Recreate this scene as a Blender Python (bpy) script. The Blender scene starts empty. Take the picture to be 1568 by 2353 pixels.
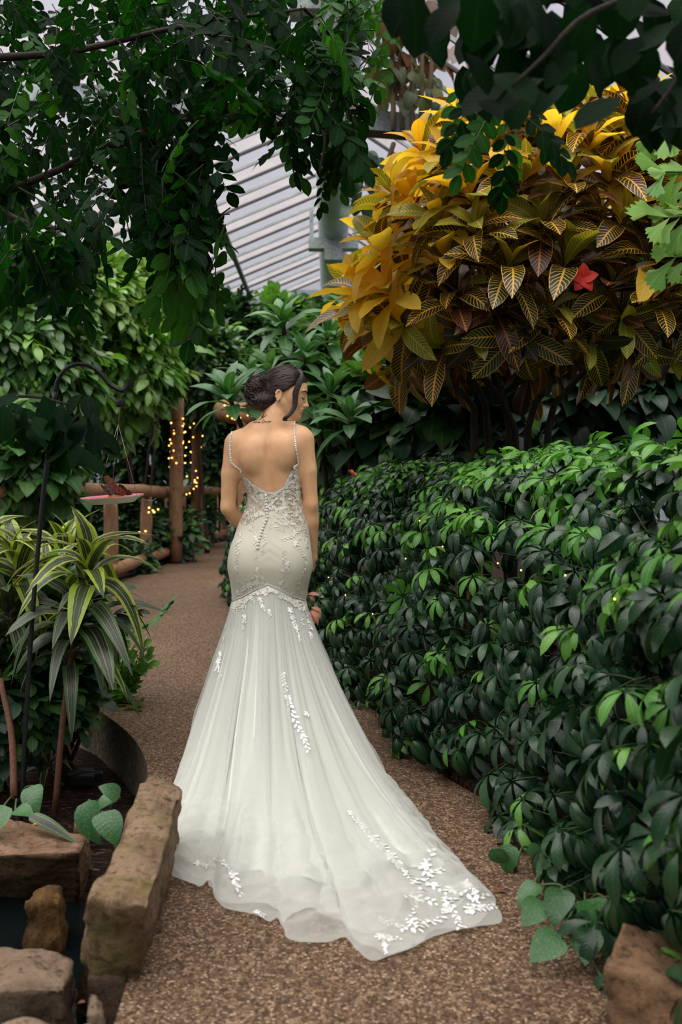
import bpy, bmesh, math, random
import numpy as np
from mathutils import Vector, Matrix, noise
from mathutils.bvhtree import BVHTree

SC = bpy.context.scene
COL = SC.collection

# ------------------------------------------------------------------ camera, sky, sun, exposure
FPX = 2288.0            # focal length in pixels of the 1568 x 2353 frame (35 mm on 36 mm high frame)
CU, CV, CAMH = 755.0, 1130.0, 1.15
cam_data = bpy.data.cameras.new('camera')
cam = bpy.data.objects.new('camera', cam_data); COL.objects.link(cam)
cam.location = (0, 0, CAMH); cam.rotation_euler = (math.pi/2, 0, 0)
cam_data.sensor_fit = 'VERTICAL'; cam_data.sensor_height = 36.0; cam_data.sensor_width = 24.0
cam_data.lens = 36.0*FPX/2353.0
cam_data.shift_x = (784-CU)/2353.0
cam_data.shift_y = -(1176.5-CV)/2353.0
cam_data.clip_start = 0.05; cam_data.clip_end = 200
cam_data.dof.use_dof = True; cam_data.dof.focus_distance = 4.4; cam_data.dof.aperture_fstop = 3.2
SC.camera = cam

world = bpy.data.worlds.new('overcast_sky'); SC.world = world; world.use_nodes = True
wn = world.node_tree.nodes; wl = world.node_tree.links
wbg = wn['Background']
wtc = wn.new('ShaderNodeTexCoord'); wsep = wn.new('ShaderNodeSeparateXYZ'); wr = wn.new('ShaderNodeValToRGB')
wl.new(wtc.outputs['Generated'], wsep.inputs[0]); wl.new(wsep.outputs['Z'], wr.inputs[0])
wr.color_ramp.elements[0].position = 0.0; wr.color_ramp.elements[0].color = (0.36, 0.36, 0.40, 1)
wr.color_ramp.elements[1].position = 0.6; wr.color_ramp.elements[1].color = (0.80, 0.77, 0.86, 1)
wl.new(wr.outputs[0], wbg.inputs['Color']); wbg.inputs['Strength'].default_value = 0.80

sun_d = bpy.data.lights.new('sun', 'SUN'); sun = bpy.data.objects.new('sun', sun_d); COL.objects.link(sun)
sun_d.energy = 7.4; sun_d.angle = math.radians(95); sun_d.color = (1.0, 0.97, 0.90)
sun.rotation_euler = Vector((-0.26, -0.22, 1.0)).to_track_quat('Z', 'Y').to_euler()   # light falls from high, a little beyond the bride
sun.location = (0, 5, 12)

SC.view_settings.view_transform = 'Standard'; SC.view_settings.look = 'None'
SC.view_settings.gamma = 1.0; SC.view_settings.use_curve_mapping = False
SC.view_settings.exposure = 0.17
cy = SC.cycles
cy.max_bounces = 6; cy.diffuse_bounces = 3; cy.glossy_bounces = 2; cy.transmission_bounces = 4
cy.transparent_max_bounces = 12; cy.use_adaptive_sampling = True; cy.adaptive_threshold = 0.02; cy.caustics_reflective = False; cy.caustics_refractive = False
cy.sample_clamp_indirect = 4.0; cy.use_denoising = True

# ------------------------------------------------------------------ helpers
def P(u, v, Y):
    """the world point seen at pixel u, v at distance Y"""
    return Vector(((u-CU)/FPX*Y, Y, CAMH-(v-CV)/FPX*Y))
def G(u, v, z=0.0):
    """the world point at pixel u, v on the level z"""
    Y = (CAMH-z)*FPX/(v-CV)
    return Vector(((u-CU)/FPX*Y, Y, z))

def link(name, data, parent=None, loc=None):
    o = bpy.data.objects.new(name, data); COL.objects.link(o)
    if parent is not None: o.parent = parent
    if loc is not None: o.location = loc
    return o
def tag(o, label=None, cat=None, group=None, kind=None):
    if label: o['label'] = label
    if cat: o['category'] = cat
    if group: o['group'] = group
    if kind: o['kind'] = kind
    return o
def thing(name, label, cat, loc=(0, 0, 0), group=None):
    return tag(link(name, None, None, loc), label, cat, group)

def mk_mesh(name, V, F, mats=(), uv=None, tint=None, midx=None, smooth=True):
    """a mesh from vertex array and face list or (n,3|4) array; uv and tint per vertex"""
    me = bpy.data.meshes.new(name)
    V = np.asarray(V, dtype=np.float32)
    if isinstance(F, np.ndarray):
        nf, k = F.shape
        me.vertices.add(len(V)); me.vertices.foreach_set('co', V.ravel())
        me.loops.add(nf*k); me.loops.foreach_set('vertex_index', F.ravel().astype(np.int32))
        me.polygons.add(nf); me.polygons.foreach_set('loop_start', np.arange(0, nf*k, k, dtype=np.int32))
        me.update(calc_edges=True)
    else:
        me.from_pydata(V.tolist(), [], F)
    if uv is not None:
        l = me.uv_layers.new(name='UVMap')
        li = np.empty(len(me.loops), dtype=np.int32); me.loops.foreach_get('vertex_index', li)
        l.data.foreach_set('uv', np.asarray(uv, dtype=np.float32)[li].ravel())
    if tint is not None:
        a = me.attributes.new('tint', 'FLOAT', 'POINT'); a.data.foreach_set('value', np.asarray(tint, dtype=np.float32))
    for m in mats: me.materials.append(m)
    if midx is not None: me.polygons.foreach_set('material_index', np.asarray(midx, dtype=np.int32))
    if smooth: me.polygons.foreach_set('use_smooth', np.ones(len(me.polygons), dtype=bool))
    me.update()
    return me

class MB:
    """collects shapes into one mesh"""
    def __init__(s): s.V = []; s.F = []; s.n = 0
    def add(s, V, F):
        s.V.append(np.asarray(V, dtype=np.float32)); s.F += [tuple(i+s.n for i in f) for f in F]; s.n += len(V)
    def box(s, c, size, rot=None):
        x, y, z = [d/2 for d in size]
        v = np.array([(-x,-y,-z),(x,-y,-z),(x,y,-z),(-x,y,-z),(-x,-y,z),(x,-y,z),(x,y,z),(-x,y,z)])
        if rot is not None: v = v @ np.array(rot).T
        s.add(v+np.array(c), [(3,2,1,0),(4,5,6,7),(0,1,5,4),(1,2,6,5),(2,3,7,6),(3,0,4,7)])
    def tube(s, pts, radii, sides=8, cap=True):
        V, F = tube_vf(pts, radii, sides, cap); s.add(V, F)
    def ball(s, c, r, n=8, m=6, M=None):
        V = []; F = []
        r = (r, r, r) if not hasattr(r, '__len__') else r
        for i in range(m+1):
            a = math.pi*i/m
            for j in range(n):
                b = 2*math.pi*j/n
                p = np.array((r[0]*math.sin(a)*math.cos(b), r[1]*math.sin(a)*math.sin(b), r[2]*math.cos(a)))
                V.append(p if M is None else np.array(M) @ p)
        for i in range(m):
            for j in range(n):
                F.append((i*n+j, (i+1)*n+j, (i+1)*n+(j+1) % n, i*n+(j+1) % n))
        s.add(np.array(V)+np.array(c), F)
    def lathe(s, prof, c=(0,0,0), n=32):
        V = []; F = []
        for r, z in prof:
            for j in range(n):
                b = 2*math.pi*j/n; V.append((c[0]+r*math.cos(b), c[1]+r*math.sin(b), c[2]+z))
        for i in range(len(prof)-1):
            for j in range(n):
                F.append((i*n+j, i*n+(j+1) % n, (i+1)*n+(j+1) % n, (i+1)*n+j))
        s.add(V, F)
    def prism(s, poly, z0, z1):
        n = len(poly)
        V = [(p[0], p[1], z1) for p in poly]+[(p[0], p[1], z0) for p in poly]
        F = [tuple(range(n)), tuple(range(2*n-1, n-1, -1))]+[(i, n+i, n+(i+1) % n, (i+1) % n) for i in range(n)]
        s.add(V, F)
    def build(s, name, mat, parent=None, smooth=True, loc=None, merge=False):
        V = np.concatenate(s.V)
        if loc is not None: V = V-np.array(loc, dtype=np.float32)
        me = mk_mesh(name, V, s.F, mat if isinstance(mat, (list, tuple)) else [mat], smooth=smooth)
        if merge:
            bm = bmesh.new(); bm.from_mesh(me); bmesh.ops.remove_doubles(bm, verts=bm.verts, dist=1e-5)
            bmesh.ops.recalc_face_normals(bm, faces=bm.faces); bm.to_mesh(me); bm.free()
        return link(name, me, parent, loc if parent is None else None)

def tube_vf(pts, radii, sides=8, cap=True):
    pts = [Vector(p) for p in pts]; n = len(pts)
    if not hasattr(radii, '__len__'): radii = [radii]*n
    V = []; F = []
    t0 = (pts[1]-pts[0]).normalized()
    ref = Vector((0, 0, 1)) if abs(t0.z) < 0.9 else Vector((1, 0, 0))
    nx = t0.cross(ref).normalized()
    for i, p in enumerate(pts):
        t = (pts[min(i+1, n-1)]-pts[max(i-1, 0)]).normalized()
        nx = (nx-t*nx.dot(t)).normalized(); ny = t.cross(nx)
        for k in range(sides):
            a = 2*math.pi*k/sides
            V.append(p+(nx*math.cos(a)+ny*math.sin(a))*radii[i])
    for i in range(n-1):
        for k in range(sides):
            F.append((i*sides+k, i*sides+(k+1) % sides, (i+1)*sides+(k+1) % sides, (i+1)*sides+k))
    if cap:
        F.append(tuple(range(sides-1, -1, -1))); F.append(tuple((n-1)*sides+k for k in range(sides)))
    return [tuple(v) for v in V], F

def spline(pts, n):
    """Catmull-Rom points through pts"""
    P_ = [np.array(p, dtype=float) for p in pts]; P_ = [2*P_[0]-P_[1]]+P_+[2*P_[-1]-P_[-2]]
    out = []; m = len(P_)-3
    for i in range(n):
        s = i/(n-1)*m; k = min(int(s), m-1); t = s-k
        a, b, c, d = P_[k:k+4]
        out.append(0.5*((2*b)+(-a+c)*t+(2*a-5*b+4*c-d)*t*t+(-a+3*b-3*c+d)*t**3))
    return [Vector(p) for p in out]

# ------------------------------------------------------------------ materials
def new_mat(name):
    m = bpy.data.materials.new(name); m.use_nodes = True
    nt = m.node_tree; nt.nodes.clear()
    out = nt.nodes.new('ShaderNodeOutputMaterial')
    return m, nt, out
def nd(nt, typ, **kw):
    n = nt.nodes.new(typ)
    for k, v in kw.items():
        if k == 'inp':
            for kk, vv in v.items():
                if hasattr(vv, 'is_output') or isinstance(vv, bpy.types.NodeSocket): nt.links.new(vv, n.inputs[kk])
                else: n.inputs[kk].default_value = vv
        else: setattr(n, k, v)
    return n
def math_n(nt, op, a, b=None, c=None, clamp=False):
    n = nt.nodes.new('ShaderNodeMath'); n.operation = op; n.use_clamp = clamp
    for i, x in enumerate((a, b, c)):
        if x is None: continue
        if isinstance(x, bpy.types.NodeSocket): nt.links.new(x, n.inputs[i])
        else: n.inputs[i].default_value = x
    return n.outputs[0]
def ramp(nt, fac, stops, interp='LINEAR'):
    n = nt.nodes.new('ShaderNodeValToRGB'); n.color_ramp.interpolation = interp
    e = n.color_ramp.elements
    while len(e) > 1: e.remove(e[-1])
    e[0].position = stops[0][0]; e[0].color = (*stops[0][1], 1)
    for p, c in stops[1:]:
        x = e.new(p); x.color = (*c, 1)
    if fac is not None: nt.links.new(fac, n.inputs[0])
    return n.outputs[0]
def mixc(nt, fac, a, b, blend='MIX'):
    n = nt.nodes.new('ShaderNodeMix'); n.data_type = 'RGBA'; n.blend_type = blend
    for i, x in ((0, fac), (6, a), (7, b)):
        if isinstance(x, bpy.types.NodeSocket): nt.links.new(x, n.inputs[i])
        elif i == 0: n.inputs[0].default_value = x
        else: n.inputs[i].default_value = (*x, 1) if len(x) == 3 else x
    return n.outputs[2]
def coords(nt, scale=1.0, kind='Object'):
    tc = nt.nodes.new('ShaderNodeTexCoord'); mp = nt.nodes.new('ShaderNodeMapping')
    nt.links.new(tc.outputs[kind], mp.inputs[0])
    mp.inputs['Scale'].default_value = (scale,)*3 if not hasattr(scale, '__len__') else scale
    return mp.outputs[0]
def s2l(r, g, b):
    f = lambda c: (c/255/12.92) if c/255 <= .04045 else ((c/255+.055)/1.055)**2.4
    return (f(r), f(g), f(b))

def plain(name, col, rough=0.5, metal=0.0, spec=0.5, var=0.0, vscale=8.0, bump=0.0, bscale=60.0, col2=None):
    m, nt, out = new_mat(name)
    b = nd(nt, 'ShaderNodeBsdfPrincipled', inp={'Base Color': (*col, 1), 'Roughness': rough, 'Metallic': metal, 'Specular IOR Level': spec})
    if var or col2:
        ns = nd(nt, 'ShaderNodeTexNoise', inp={'Vector': coords(nt), 'Scale': vscale, 'Detail': 5.0, 'Roughness': 0.65})
        c2 = col2 or tuple(c*(1-var) for c in col)
        nt.links.new(ramp(nt, ns.outputs[0], [(0.35, c2), (0.65, col)]), b.inputs['Base Color'])
    if bump:
        ns2 = nd(nt, 'ShaderNodeTexNoise', inp={'Vector': coords(nt), 'Scale': bscale, 'Detail': 6.0})
        bp = nd(nt, 'ShaderNodeBump', inp={'Strength': bump, 'Distance': 0.01, 'Height': ns2.outputs[0]})
        nt.links.new(bp.outputs[0], b.inputs['Normal'])
    nt.links.new(b.outputs[0], out.inputs[0])
    return m

def rnd_socket(nt):
    """a random number for each leaf: the object's own plus the one stored in a joined mesh"""
    oi = nt.nodes.new('ShaderNodeObjectInfo'); at = nd(nt, 'ShaderNodeAttribute', attribute_name='tint')
    return math_n(nt, 'FRACT', math_n(nt, 'ADD', oi.outputs['Random'], at.outputs['Fac']))
def uvw(nt):
    uv = nt.nodes.new('ShaderNodeUVMap'); sp = nt.nodes.new('ShaderNodeSeparateXYZ'); nt.links.new(uv.outputs[0], sp.inputs[0])
    a = math_n(nt, 'ABSOLUTE', math_n(nt, 'MULTIPLY_ADD', sp.outputs[0], 2.0, -1.0))
    return sp.outputs[0], a, sp.outputs[1]

def leafmat(name, cols, trans=0.3, rough=0.42, spec=0.35, pattern=None, tcol=None, vein=0.25, nveins=9.0):
    """a two-sided leaf: glossy skin over diffuse, light passing through; cols run over the leaves at random"""
    m, nt, out = new_mat(name)
    r = rnd_socket(nt)
    n = len(cols)
    base = ramp(nt, r, [(i/max(n-1, 1), c) for i, c in enumerate(cols)])
    u, a, v = uvw(nt)
    # lateral veins slant towards the tip
    ph = math_n(nt, 'MULTIPLY', math_n(nt, 'SUBTRACT', v, math_n(nt, 'MULTIPLY', a, 0.16)), nveins)
    tri = math_n(nt, 'ABSOLUTE', math_n(nt, 'SUBTRACT', math_n(nt, 'FRACT', ph), 0.5))
    if pattern is None:
        mid = math_n(nt, 'LESS_THAN', a, 0.07)
        lat = math_n(nt, 'MULTIPLY', math_n(nt, 'LESS_THAN', tri, 0.07), 0.45)
        fac = math_n(nt, 'MULTIPLY', math_n(nt, 'MAXIMUM', mid, lat), vein)
        col = mixc(nt, fac, base, tuple(min(1, c*2.2+.03) for c in cols[-1]))
    else:
        col = pattern(nt, r, base, u, a, v, tri)
    b = nd(nt, 'ShaderNodeBsdfPrincipled', inp={'Base Color': col, 'Roughness': rough, 'Specular IOR Level': spec})
    bp = nd(nt, 'ShaderNodeBump', inp={'Strength': 0.14, 'Distance': 0.004, 'Height': tri})
    nt.links.new(bp.outputs[0], b.inputs['Normal'])
    tl = nd(nt, 'ShaderNodeBsdfTranslucent', inp={'Color': mixc(nt, 1.0, col, (*(tcol or (1.25, 1.35, 0.55)),), 'MULTIPLY')})
    mx = nd(nt, 'ShaderNodeMixShader', inp={0: trans, 1: b.outputs[0], 2: tl.outputs[0]})
    nt.links.new(mx.outputs[0], out.inputs[0])
    return m

# ------------------------------------------------------------------ leaves
class Tpl:
    def __init__(s, V, F, UV, M=None):
        s.V = np.asarray(V, dtype=float); s.F = F; s.UV = np.asarray(UV, dtype=float); s.M = M if M is not None else [0]*len(F)
        s.me = {}
    def mesh(s, mats, key):
        key = tuple(m.name for m in mats)
        if key not in s.me:
            s.me[key] = mk_mesh('leaf', s.V, s.F, mats, s.UV, np.zeros(len(s.V)), s.M)
        return s.me[key]

def leaf_tpl(n=5, width=.3, a=.6, b=.9, droop=.12, fold=.1, wave=0.0, twist=0.0, stalk=0.0, nw=3.0, arch=0.0, ragged=0.0):
    """one blade of length 1 along +y, face up +z: half width from a beta-like outline"""
    tm = a/(a+b); nm = tm**a*(1-tm)**b
    V = []; UV = []; F = []
    for i in range(n+1):
        t = i/n; w = width*(t**a*(1-t)**b)/nm if 0 < t < 1 else 0.0
        if ragged and 0 < t < 1: w *= 1+ragged*(1 if i % 2 else -1)
        z = -droop*t*t+arch*math.sin(math.pi*t)*.3; y = stalk+t*(1-.35*droop*t*t)
        tw = twist*t
        if w == 0:
            V.append((0, y, z)); UV.append((.5, t))
        else:
            wz = wave*math.sin(nw*2*math.pi*t)
            for sx in (-1, 0, 1):
                x = sx*w; zz = fold*abs(x)*1.2+(wz*sx*w if sx else 0)
                V.append((x*math.cos(tw)-zz*math.sin(tw), y, z+x*math.sin(tw)+zz*math.cos(tw))); UV.append(((sx+1)/2, t))
    row = lambda i: 1+(i-1)*3
    F += [(0, 2, 1), (0, 3, 2)]
    for i in range(1, n-1):
        r, q = row(i), row(i+1)
        F += [(r, r+1, q+1, q), (r+1, r+2, q+2, q+1)]
    r = row(n-1); e = r+3
    F += [(r, r+1, e), (r+1, r+2, e)]
    return Tpl(V, F, UV)

def frame(d, up):
    """3x3 with y along d and z as near to up as it can be"""
    d = Vector(d).normalized(); up = Vector(up)
    x = d.cross(up)
    if x.length < 1e-4: x = d.cross(Vector((.3, .5, .8)))
    x.normalize(); z = x.cross(d)
    return Matrix((x, d, z)).transposed()
def place(pos, d, up, s):
    M = frame(d, up).to_4x4()
    if hasattr(s, '__len__'): M = M @ Matrix.Diagonal((s[0], s[1], s[2], 1))
    else: M = M @ Matrix.Diagonal((s, s, s, 1))
    M.translation = pos
    return M

def compound(parts, stems=()):
    """a compound leaf template: parts = [(tpl, matrix)], stems = [(pts, radii)] as material 1"""
    V = []; F = []; UV = []; M = []; k = 0
    for t, mt in parts:
        A = np.array(mt); v = t.V @ A[:3, :3].T+A[:3, 3]
        V.append(v); UV.append(t.UV); F += [tuple(i+k for i in f) for f in t.F]; M += t.M; k += len(v)
    for pts, rad in stems:
        v, f = tube_vf(pts, rad, 3, False)
        V.append(np.array(v)); UV.append(np.full((len(v), 2), .5)); F += [tuple(i+k for i in g) for g in f]; M += [1]*len(f); k += len(v)
    return Tpl(np.concatenate(V), F, np.concatenate(UV), M)

def pinnate(pairs=5, ll=.2, tpl=None, droop=.25, ang=60, term=True, rr=.006, first=.25, rng=None, jit=.12):
    rng = rng or random.Random(3)
    pts = []
    for i in range(7):
        t = i/6; pts.append(Vector((0, t*(1-.2*droop*t), -droop*t*t)))
    def at(t):
        k = min(int(t*6), 5); f = t*6-k; return pts[k].lerp(pts[k+1], f)
    ps = []
    for i in range(pairs):
        t = first+(1-first)*i/(pairs-.4)
        for sx in (-1, 1):
            t2 = min(t+.03*sx, 1)
            p = at(t2); A = math.radians(ang-12*t+rng.uniform(-8, 8))
            d = Vector((sx*math.sin(A), math.cos(A), -.25*t-rng.uniform(0, .3)))
            up = Vector((rng.uniform(-.3, .3), rng.uniform(-.3, .3), 1))
            ps.append((tpl, place(p, d, up, ll*(1+rng.uniform(-jit, jit))*(.8 if i == 0 else 1))))
    if term: ps.append((tpl, place(pts[-1], (0, 1, -.5), (0, 0, 1), ll*1.05)))
    return compound(ps, [(pts, [rr*(1-.6*i/6) for i in range(7)])])

def palmate(n=7, tpl=None, ll=.5, pet=.5, droop=.45, rng=None, rr=.012, full=True):
    rng = rng or random.Random(5)
    top = Vector((0, pet, 0)); ps = []
    for i in range(n):
        a = 2*math.pi*(i+.5)/n if full else math.radians(-115+230*i/(n-1))
        d = Vector((math.sin(a), math.cos(a), -droop+rng.uniform(-.12, .12)))
        q = top+d.normalized()*.09*ll
        ps.append((tpl, place(q, d, (0, 0, 1), ll*rng.uniform(.82, 1.08)*(1 if full else (1-.25*abs(i-(n-1)/2)/n)))))
    st = [((Vector((0, 0, -.14*pet)), Vector((0, pet*.5, -.03*pet)), top), (rr, rr*.8, rr*.7))]
    return compound(ps, st)

class Plant:
    """gathers the leaves of one plant, then links the foremost as parts and joins the rest"""
    def __init__(s): s.L = []
    def add(s, tpl, M, pri, mset=0): s.L.append((tpl, M, pri, mset))
    def finish(s, root, msets, nparts, name='leaf', rest='foliage', rng=None):
        rng = rng or random.Random(1)
        L = sorted(s.L, key=lambda q: -q[2])
        inv = root.matrix_basis.translation.copy()
        for tpl, M, pri, ms in L[:nparts]:
            o = link(name, tpl.mesh(msets[ms], ms), root)
            N = M.copy(); N.translation = M.translation-inv
            o.matrix_basis = N
        L = L[nparts:]
        if not L: return None
        mats = []; 
        for ms in msets:
            for m in ms:
                if m not in mats: mats.append(m)
        Vs = []; UVs = []; T = []; F3 = []; M3 = []; F4 = []; M4 = []; k = 0
        groups = {}
        for q in L: groups.setdefault((id(q[0]), q[3]), []).append(q)
        for (_, ms), qs in groups.items():
            tpl = qs[0][0]; n = len(tpl.V)
            A = np.array([np.array(q[1]) for q in qs])
            v = np.einsum('kij,nj->kni', A[:, :3, :3], tpl.V)+A[:, None, :3, 3]
            Vs.append(v.reshape(-1, 3)); UVs.append(np.tile(tpl.UV, (len(qs), 1)))
            T.append(np.repeat(np.array([rng.random() for _ in qs]), n))
            off = (k+np.arange(len(qs))*n)[:, None, None]
            for want, FF, MM in ((3, F3, M3), (4, F4, M4)):
                f = np.array([g for g in tpl.F if len(g) == want], dtype=np.int64)
                if len(f) == 0: continue
                mi = np.array([mats.index(msets[ms][j]) for g, j in zip(tpl.F, tpl.M) if len(g) == want])
                FF.append((f[None]+off).reshape(-1, want)); MM.append(np.tile(mi, len(qs)))
            k += n*len(qs)
        V = np.concatenate(Vs)-np.array(inv)
        me = bpy.data.meshes.new(rest)
        f3 = np.concatenate(F3) if F3 else np.zeros((0, 3), int); f4 = np.concatenate(F4) if F4 else np.zeros((0, 4), int)
        n3, n4 = len(f3), len(f4)
        me.vertices.add(len(V)); me.vertices.foreach_set('co', V.astype(np.float32).ravel())
        me.loops.add(n3*3+n4*4); li = np.concatenate([f3.ravel(), f4.ravel()]).astype(np.int32)
        me.loops.foreach_set('vertex_index', li)
        me.polygons.add(n3+n4)
        me.polygons.foreach_set('loop_start', np.concatenate([np.arange(n3)*3, n3*3+np.arange(n4)*4]).astype(np.int32))
        me.update(calc_edges=True)
        l = me.uv_layers.new(name='UVMap'); l.data.foreach_set('uv', np.concatenate(UVs).astype(np.float32)[li].ravel())
        at = me.attributes.new('tint', 'FLOAT', 'POINT'); at.data.foreach_set('value', np.concatenate(T).astype(np.float32))
        for m in mats: me.materials.append(m)
        me.polygons.foreach_set('material_index', np.concatenate(M3+M4).astype(np.int32))
        me.polygons.foreach_set('use_smooth', np.ones(n3+n4, dtype=bool)); me.update()
        o = link(rest, me, root); o['kind'] = 'stuff'
        return o

def rdir(rng):
    while True:
        v = Vector((rng.uniform(-1, 1), rng.uniform(-1, 1), rng.uniform(-1, 1)))
        if .05 < v.length < 1: return v.normalized()
def in_poly(u, v, poly):
    c = False; j = len(poly)-1
    for i in range(len(poly)):
        a, b = poly[i], poly[j]
        if (a[1] > v) != (b[1] > v) and u < (b[0]-a[0])*(v-a[1])/(b[1]-a[1])+a[0]: c = not c
        j = i
    return c
def pix(p): return (CU+p[0]/p[1]*FPX, CV-(p[2]-CAMH)/p[1]*FPX)
# ================================================================== THE GREENHOUSE AND THE GROUND
def glassmat(name, tint, haze, hcol):
    """clear or milky roof glazing: light goes straight through, a share of it scattered by the milky film"""
    m, nt, out = new_mat(name)
    tr = nd(nt, 'ShaderNodeBsdfTransparent', inp={'Color': (*tint, 1)})
    ns = nd(nt, 'ShaderNodeTexNoise', inp={'Vector': coords(nt), 'Scale': 3.0, 'Detail': 5.0})
    df = nd(nt, 'ShaderNodeBsdfTranslucent', inp={'Color': ramp(nt, ns.outputs[0], [(.3, tuple(c*.75 for c in hcol)), (.7, hcol)])})
    gl = nd(nt, 'ShaderNodeBsdfGlossy', inp={'Color': (.9, .9, .9, 1), 'Roughness': .08})
    m1 = nd(nt, 'ShaderNodeMixShader', inp={0: haze, 1: tr.outputs[0], 2: df.outputs[0]})
    m2 = nd(nt, 'ShaderNodeMixShader', inp={0: .03, 1: m1.outputs[0], 2: gl.outputs[0]})
    nt.links.new(m2.outputs[0], out.inputs[0]); return m

M_CLEAR = glassmat('clear_glazing', (.98, .98, 1.0), .03, (.8, .8, .8))
M_MILK = glassmat('milky_glazing', (.88, .85, .86), .12, (.8, .78, .76))
M_BAR = plain('painted_bar', (.40, .43, .42), .5, var=.3, vscale=4)
M_BARD = plain('dark_gasket', (.06, .065, .065), .6)
M_GALV = plain('galvanised_steel', (.44, .50, .50), .45, .35, var=.5, vscale=26)
M_RUST = plain('rusty_underside', (.16, .10, .05), .8, var=.6, vscale=12)
M_DUCT = plain('spiral_duct', (.46, .53, .52), .42, .25, var=.2, vscale=2)
M_WALLG = glassmat('wall_glazing', (.62, .70, .70), .35, (.7, .76, .74))
M_CONC = plain('knee_wall_concrete', (.30, .31, .30), .9, var=.3, vscale=5, bump=.3)

RX, RZ = 0.10, 7.0
SL, SR = 0.42, 0.66
EL, ER = -9.0, 6.6
Y0, Y1 = -6.0, 27.0
ceiling = tag(link('ceiling', None, None, (RX, 0, RZ)), 'pitched greenhouse roof of clear and milky glazing strips', kind='structure')
def slope_box(sgn, y0, y1, off0, off1, w0=0.0, w1=None):
    """box lying in a roof slope between two y, from w0 to w1 metres out from the ridge, off0..off1 above the plane"""
    end = (RX-EL) if sgn < 0 else (ER-RX)
    w1 = end if w1 is None else w1
    s = SL if sgn < 0 else SR
    V = []
    for y in (y0, y1):
        for w in (w0, w1):
            for o in (off0, off1): V.append((sgn*w, y, -s*w+o))
    F = [(0, 1, 3, 2), (4, 6, 7, 5), (0, 4, 5, 1), (2, 3, 7, 6), (0, 2, 6, 4), (1, 5, 7, 3)]
    return V, F
pitch = 0.63
k = 0; y = Y0
while y < Y1-.01:
    for sgn in (-1, 1):
        mb = MB(); mb.add(*slope_box(sgn, y+.02, min(y+pitch, Y1), 0, .012))
        mb.build('roof_panel', M_MILK if k % 2 else M_CLEAR, ceiling, smooth=False)
        mb = MB(); mb.add(*slope_box(sgn, y-.022, y+.022, -.035, .02))
        mb.build('glazing_bar', M_BARD if k % 2 == 0 else M_BAR, ceiling, smooth=False)
    k += 1; y += pitch
for sgn, ws in ((-1, (2.07, 4.3, 6.6, 9.0)), (1, (2.2, 4.4, 6.4))):
    for w in ws:
        mb = MB(); mb.add(*slope_box(sgn, Y0, Y1, -.115, -.036, w-.035, w+.035)); mb.build('purlin', M_BARD, ceiling, smooth=False)
mb = MB(); mb.box((0, (Y0+Y1)/2, -.08), (.16, Y1-Y0, .2)); mb.build('ridge_beam', M_GALV, ceiling, smooth=False)

def beam(a, b, h, w, name='roof_beam'):
    """a galvanised box beam with a rusty underside between two points"""
    a, b = Vector(a), Vector(b); d = (b-a).normalized(); n = Vector((-d.y, d.x, 0)).normalized()*w/2; up = Vector((0, 0, h/2))
    V = [p+sx*n+sz*up for p in (a, b) for sx in (-1, 1) for sz in (-1, 1)]
    me = mk_mesh(name, [tuple(v) for v in V], [(0, 1, 3, 2), (4, 6, 7, 5), (2, 3, 7, 6), (0, 4, 5, 1), (1, 5, 7, 3), (0, 2, 6, 4)], [M_GALV, M_RUST], midx=[0, 0, 0, 0, 0, 1], smooth=False)
    return tag(link(name, me), 'galvanised steel tie beam spanning the greenhouse roof', kind='structure')
d0 = Vector((3.0, .7, 0)).normalized()
c0 = Vector((-.5, 11.75, 5.58))
beam(c0-d0*8.3, c0+d0*6.0, .24, .26)
beam((EL, 25.6, 5.98), (ER, 25.6, 5.98), .22, .2)

# the spiral ventilation duct under the ridge, its saddle brackets
DZ = 6.52
duct = thing('ventilation_duct', 'long round spiral metal duct hanging under the roof ridge', 'duct', (.10, 15.5, DZ))
prof = []; n = 170
for i in range(n+1):
    yy = -7+18.6*i/n
    prof.append((.30+(.012 if i % 4 == 0 else 0), yy))
mb = MB(); mb.lathe(prof, n=28)
for i, v in enumerate(mb.V): mb.V[i] = v[:, [0, 2, 1]]
mb.build('duct_tube', M_DUCT, duct)
for yy in (-5.3, 4.6):
    mb = MB(); mb.box((0, yy, -.38), (1.0, .30, .22)); mb.build('saddle_bracket', M_GALV, duct, smooth=False)
    mb = MB(); mb.box((0, yy-.1, -.62), (.36, .3, .24)); mb.build('junction_box', M_GALV, duct, smooth=False)
    mb = MB(); mb.box((.44, yy, .2), (.08, .1, .9)); mb.build('hanger_post', M_GALV, duct, smooth=False)
    mb = MB(); mb.box((-.44, yy, .2), (.08, .1, .9)); mb.build('hanger_post', M_GALV, duct, smooth=False)

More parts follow.
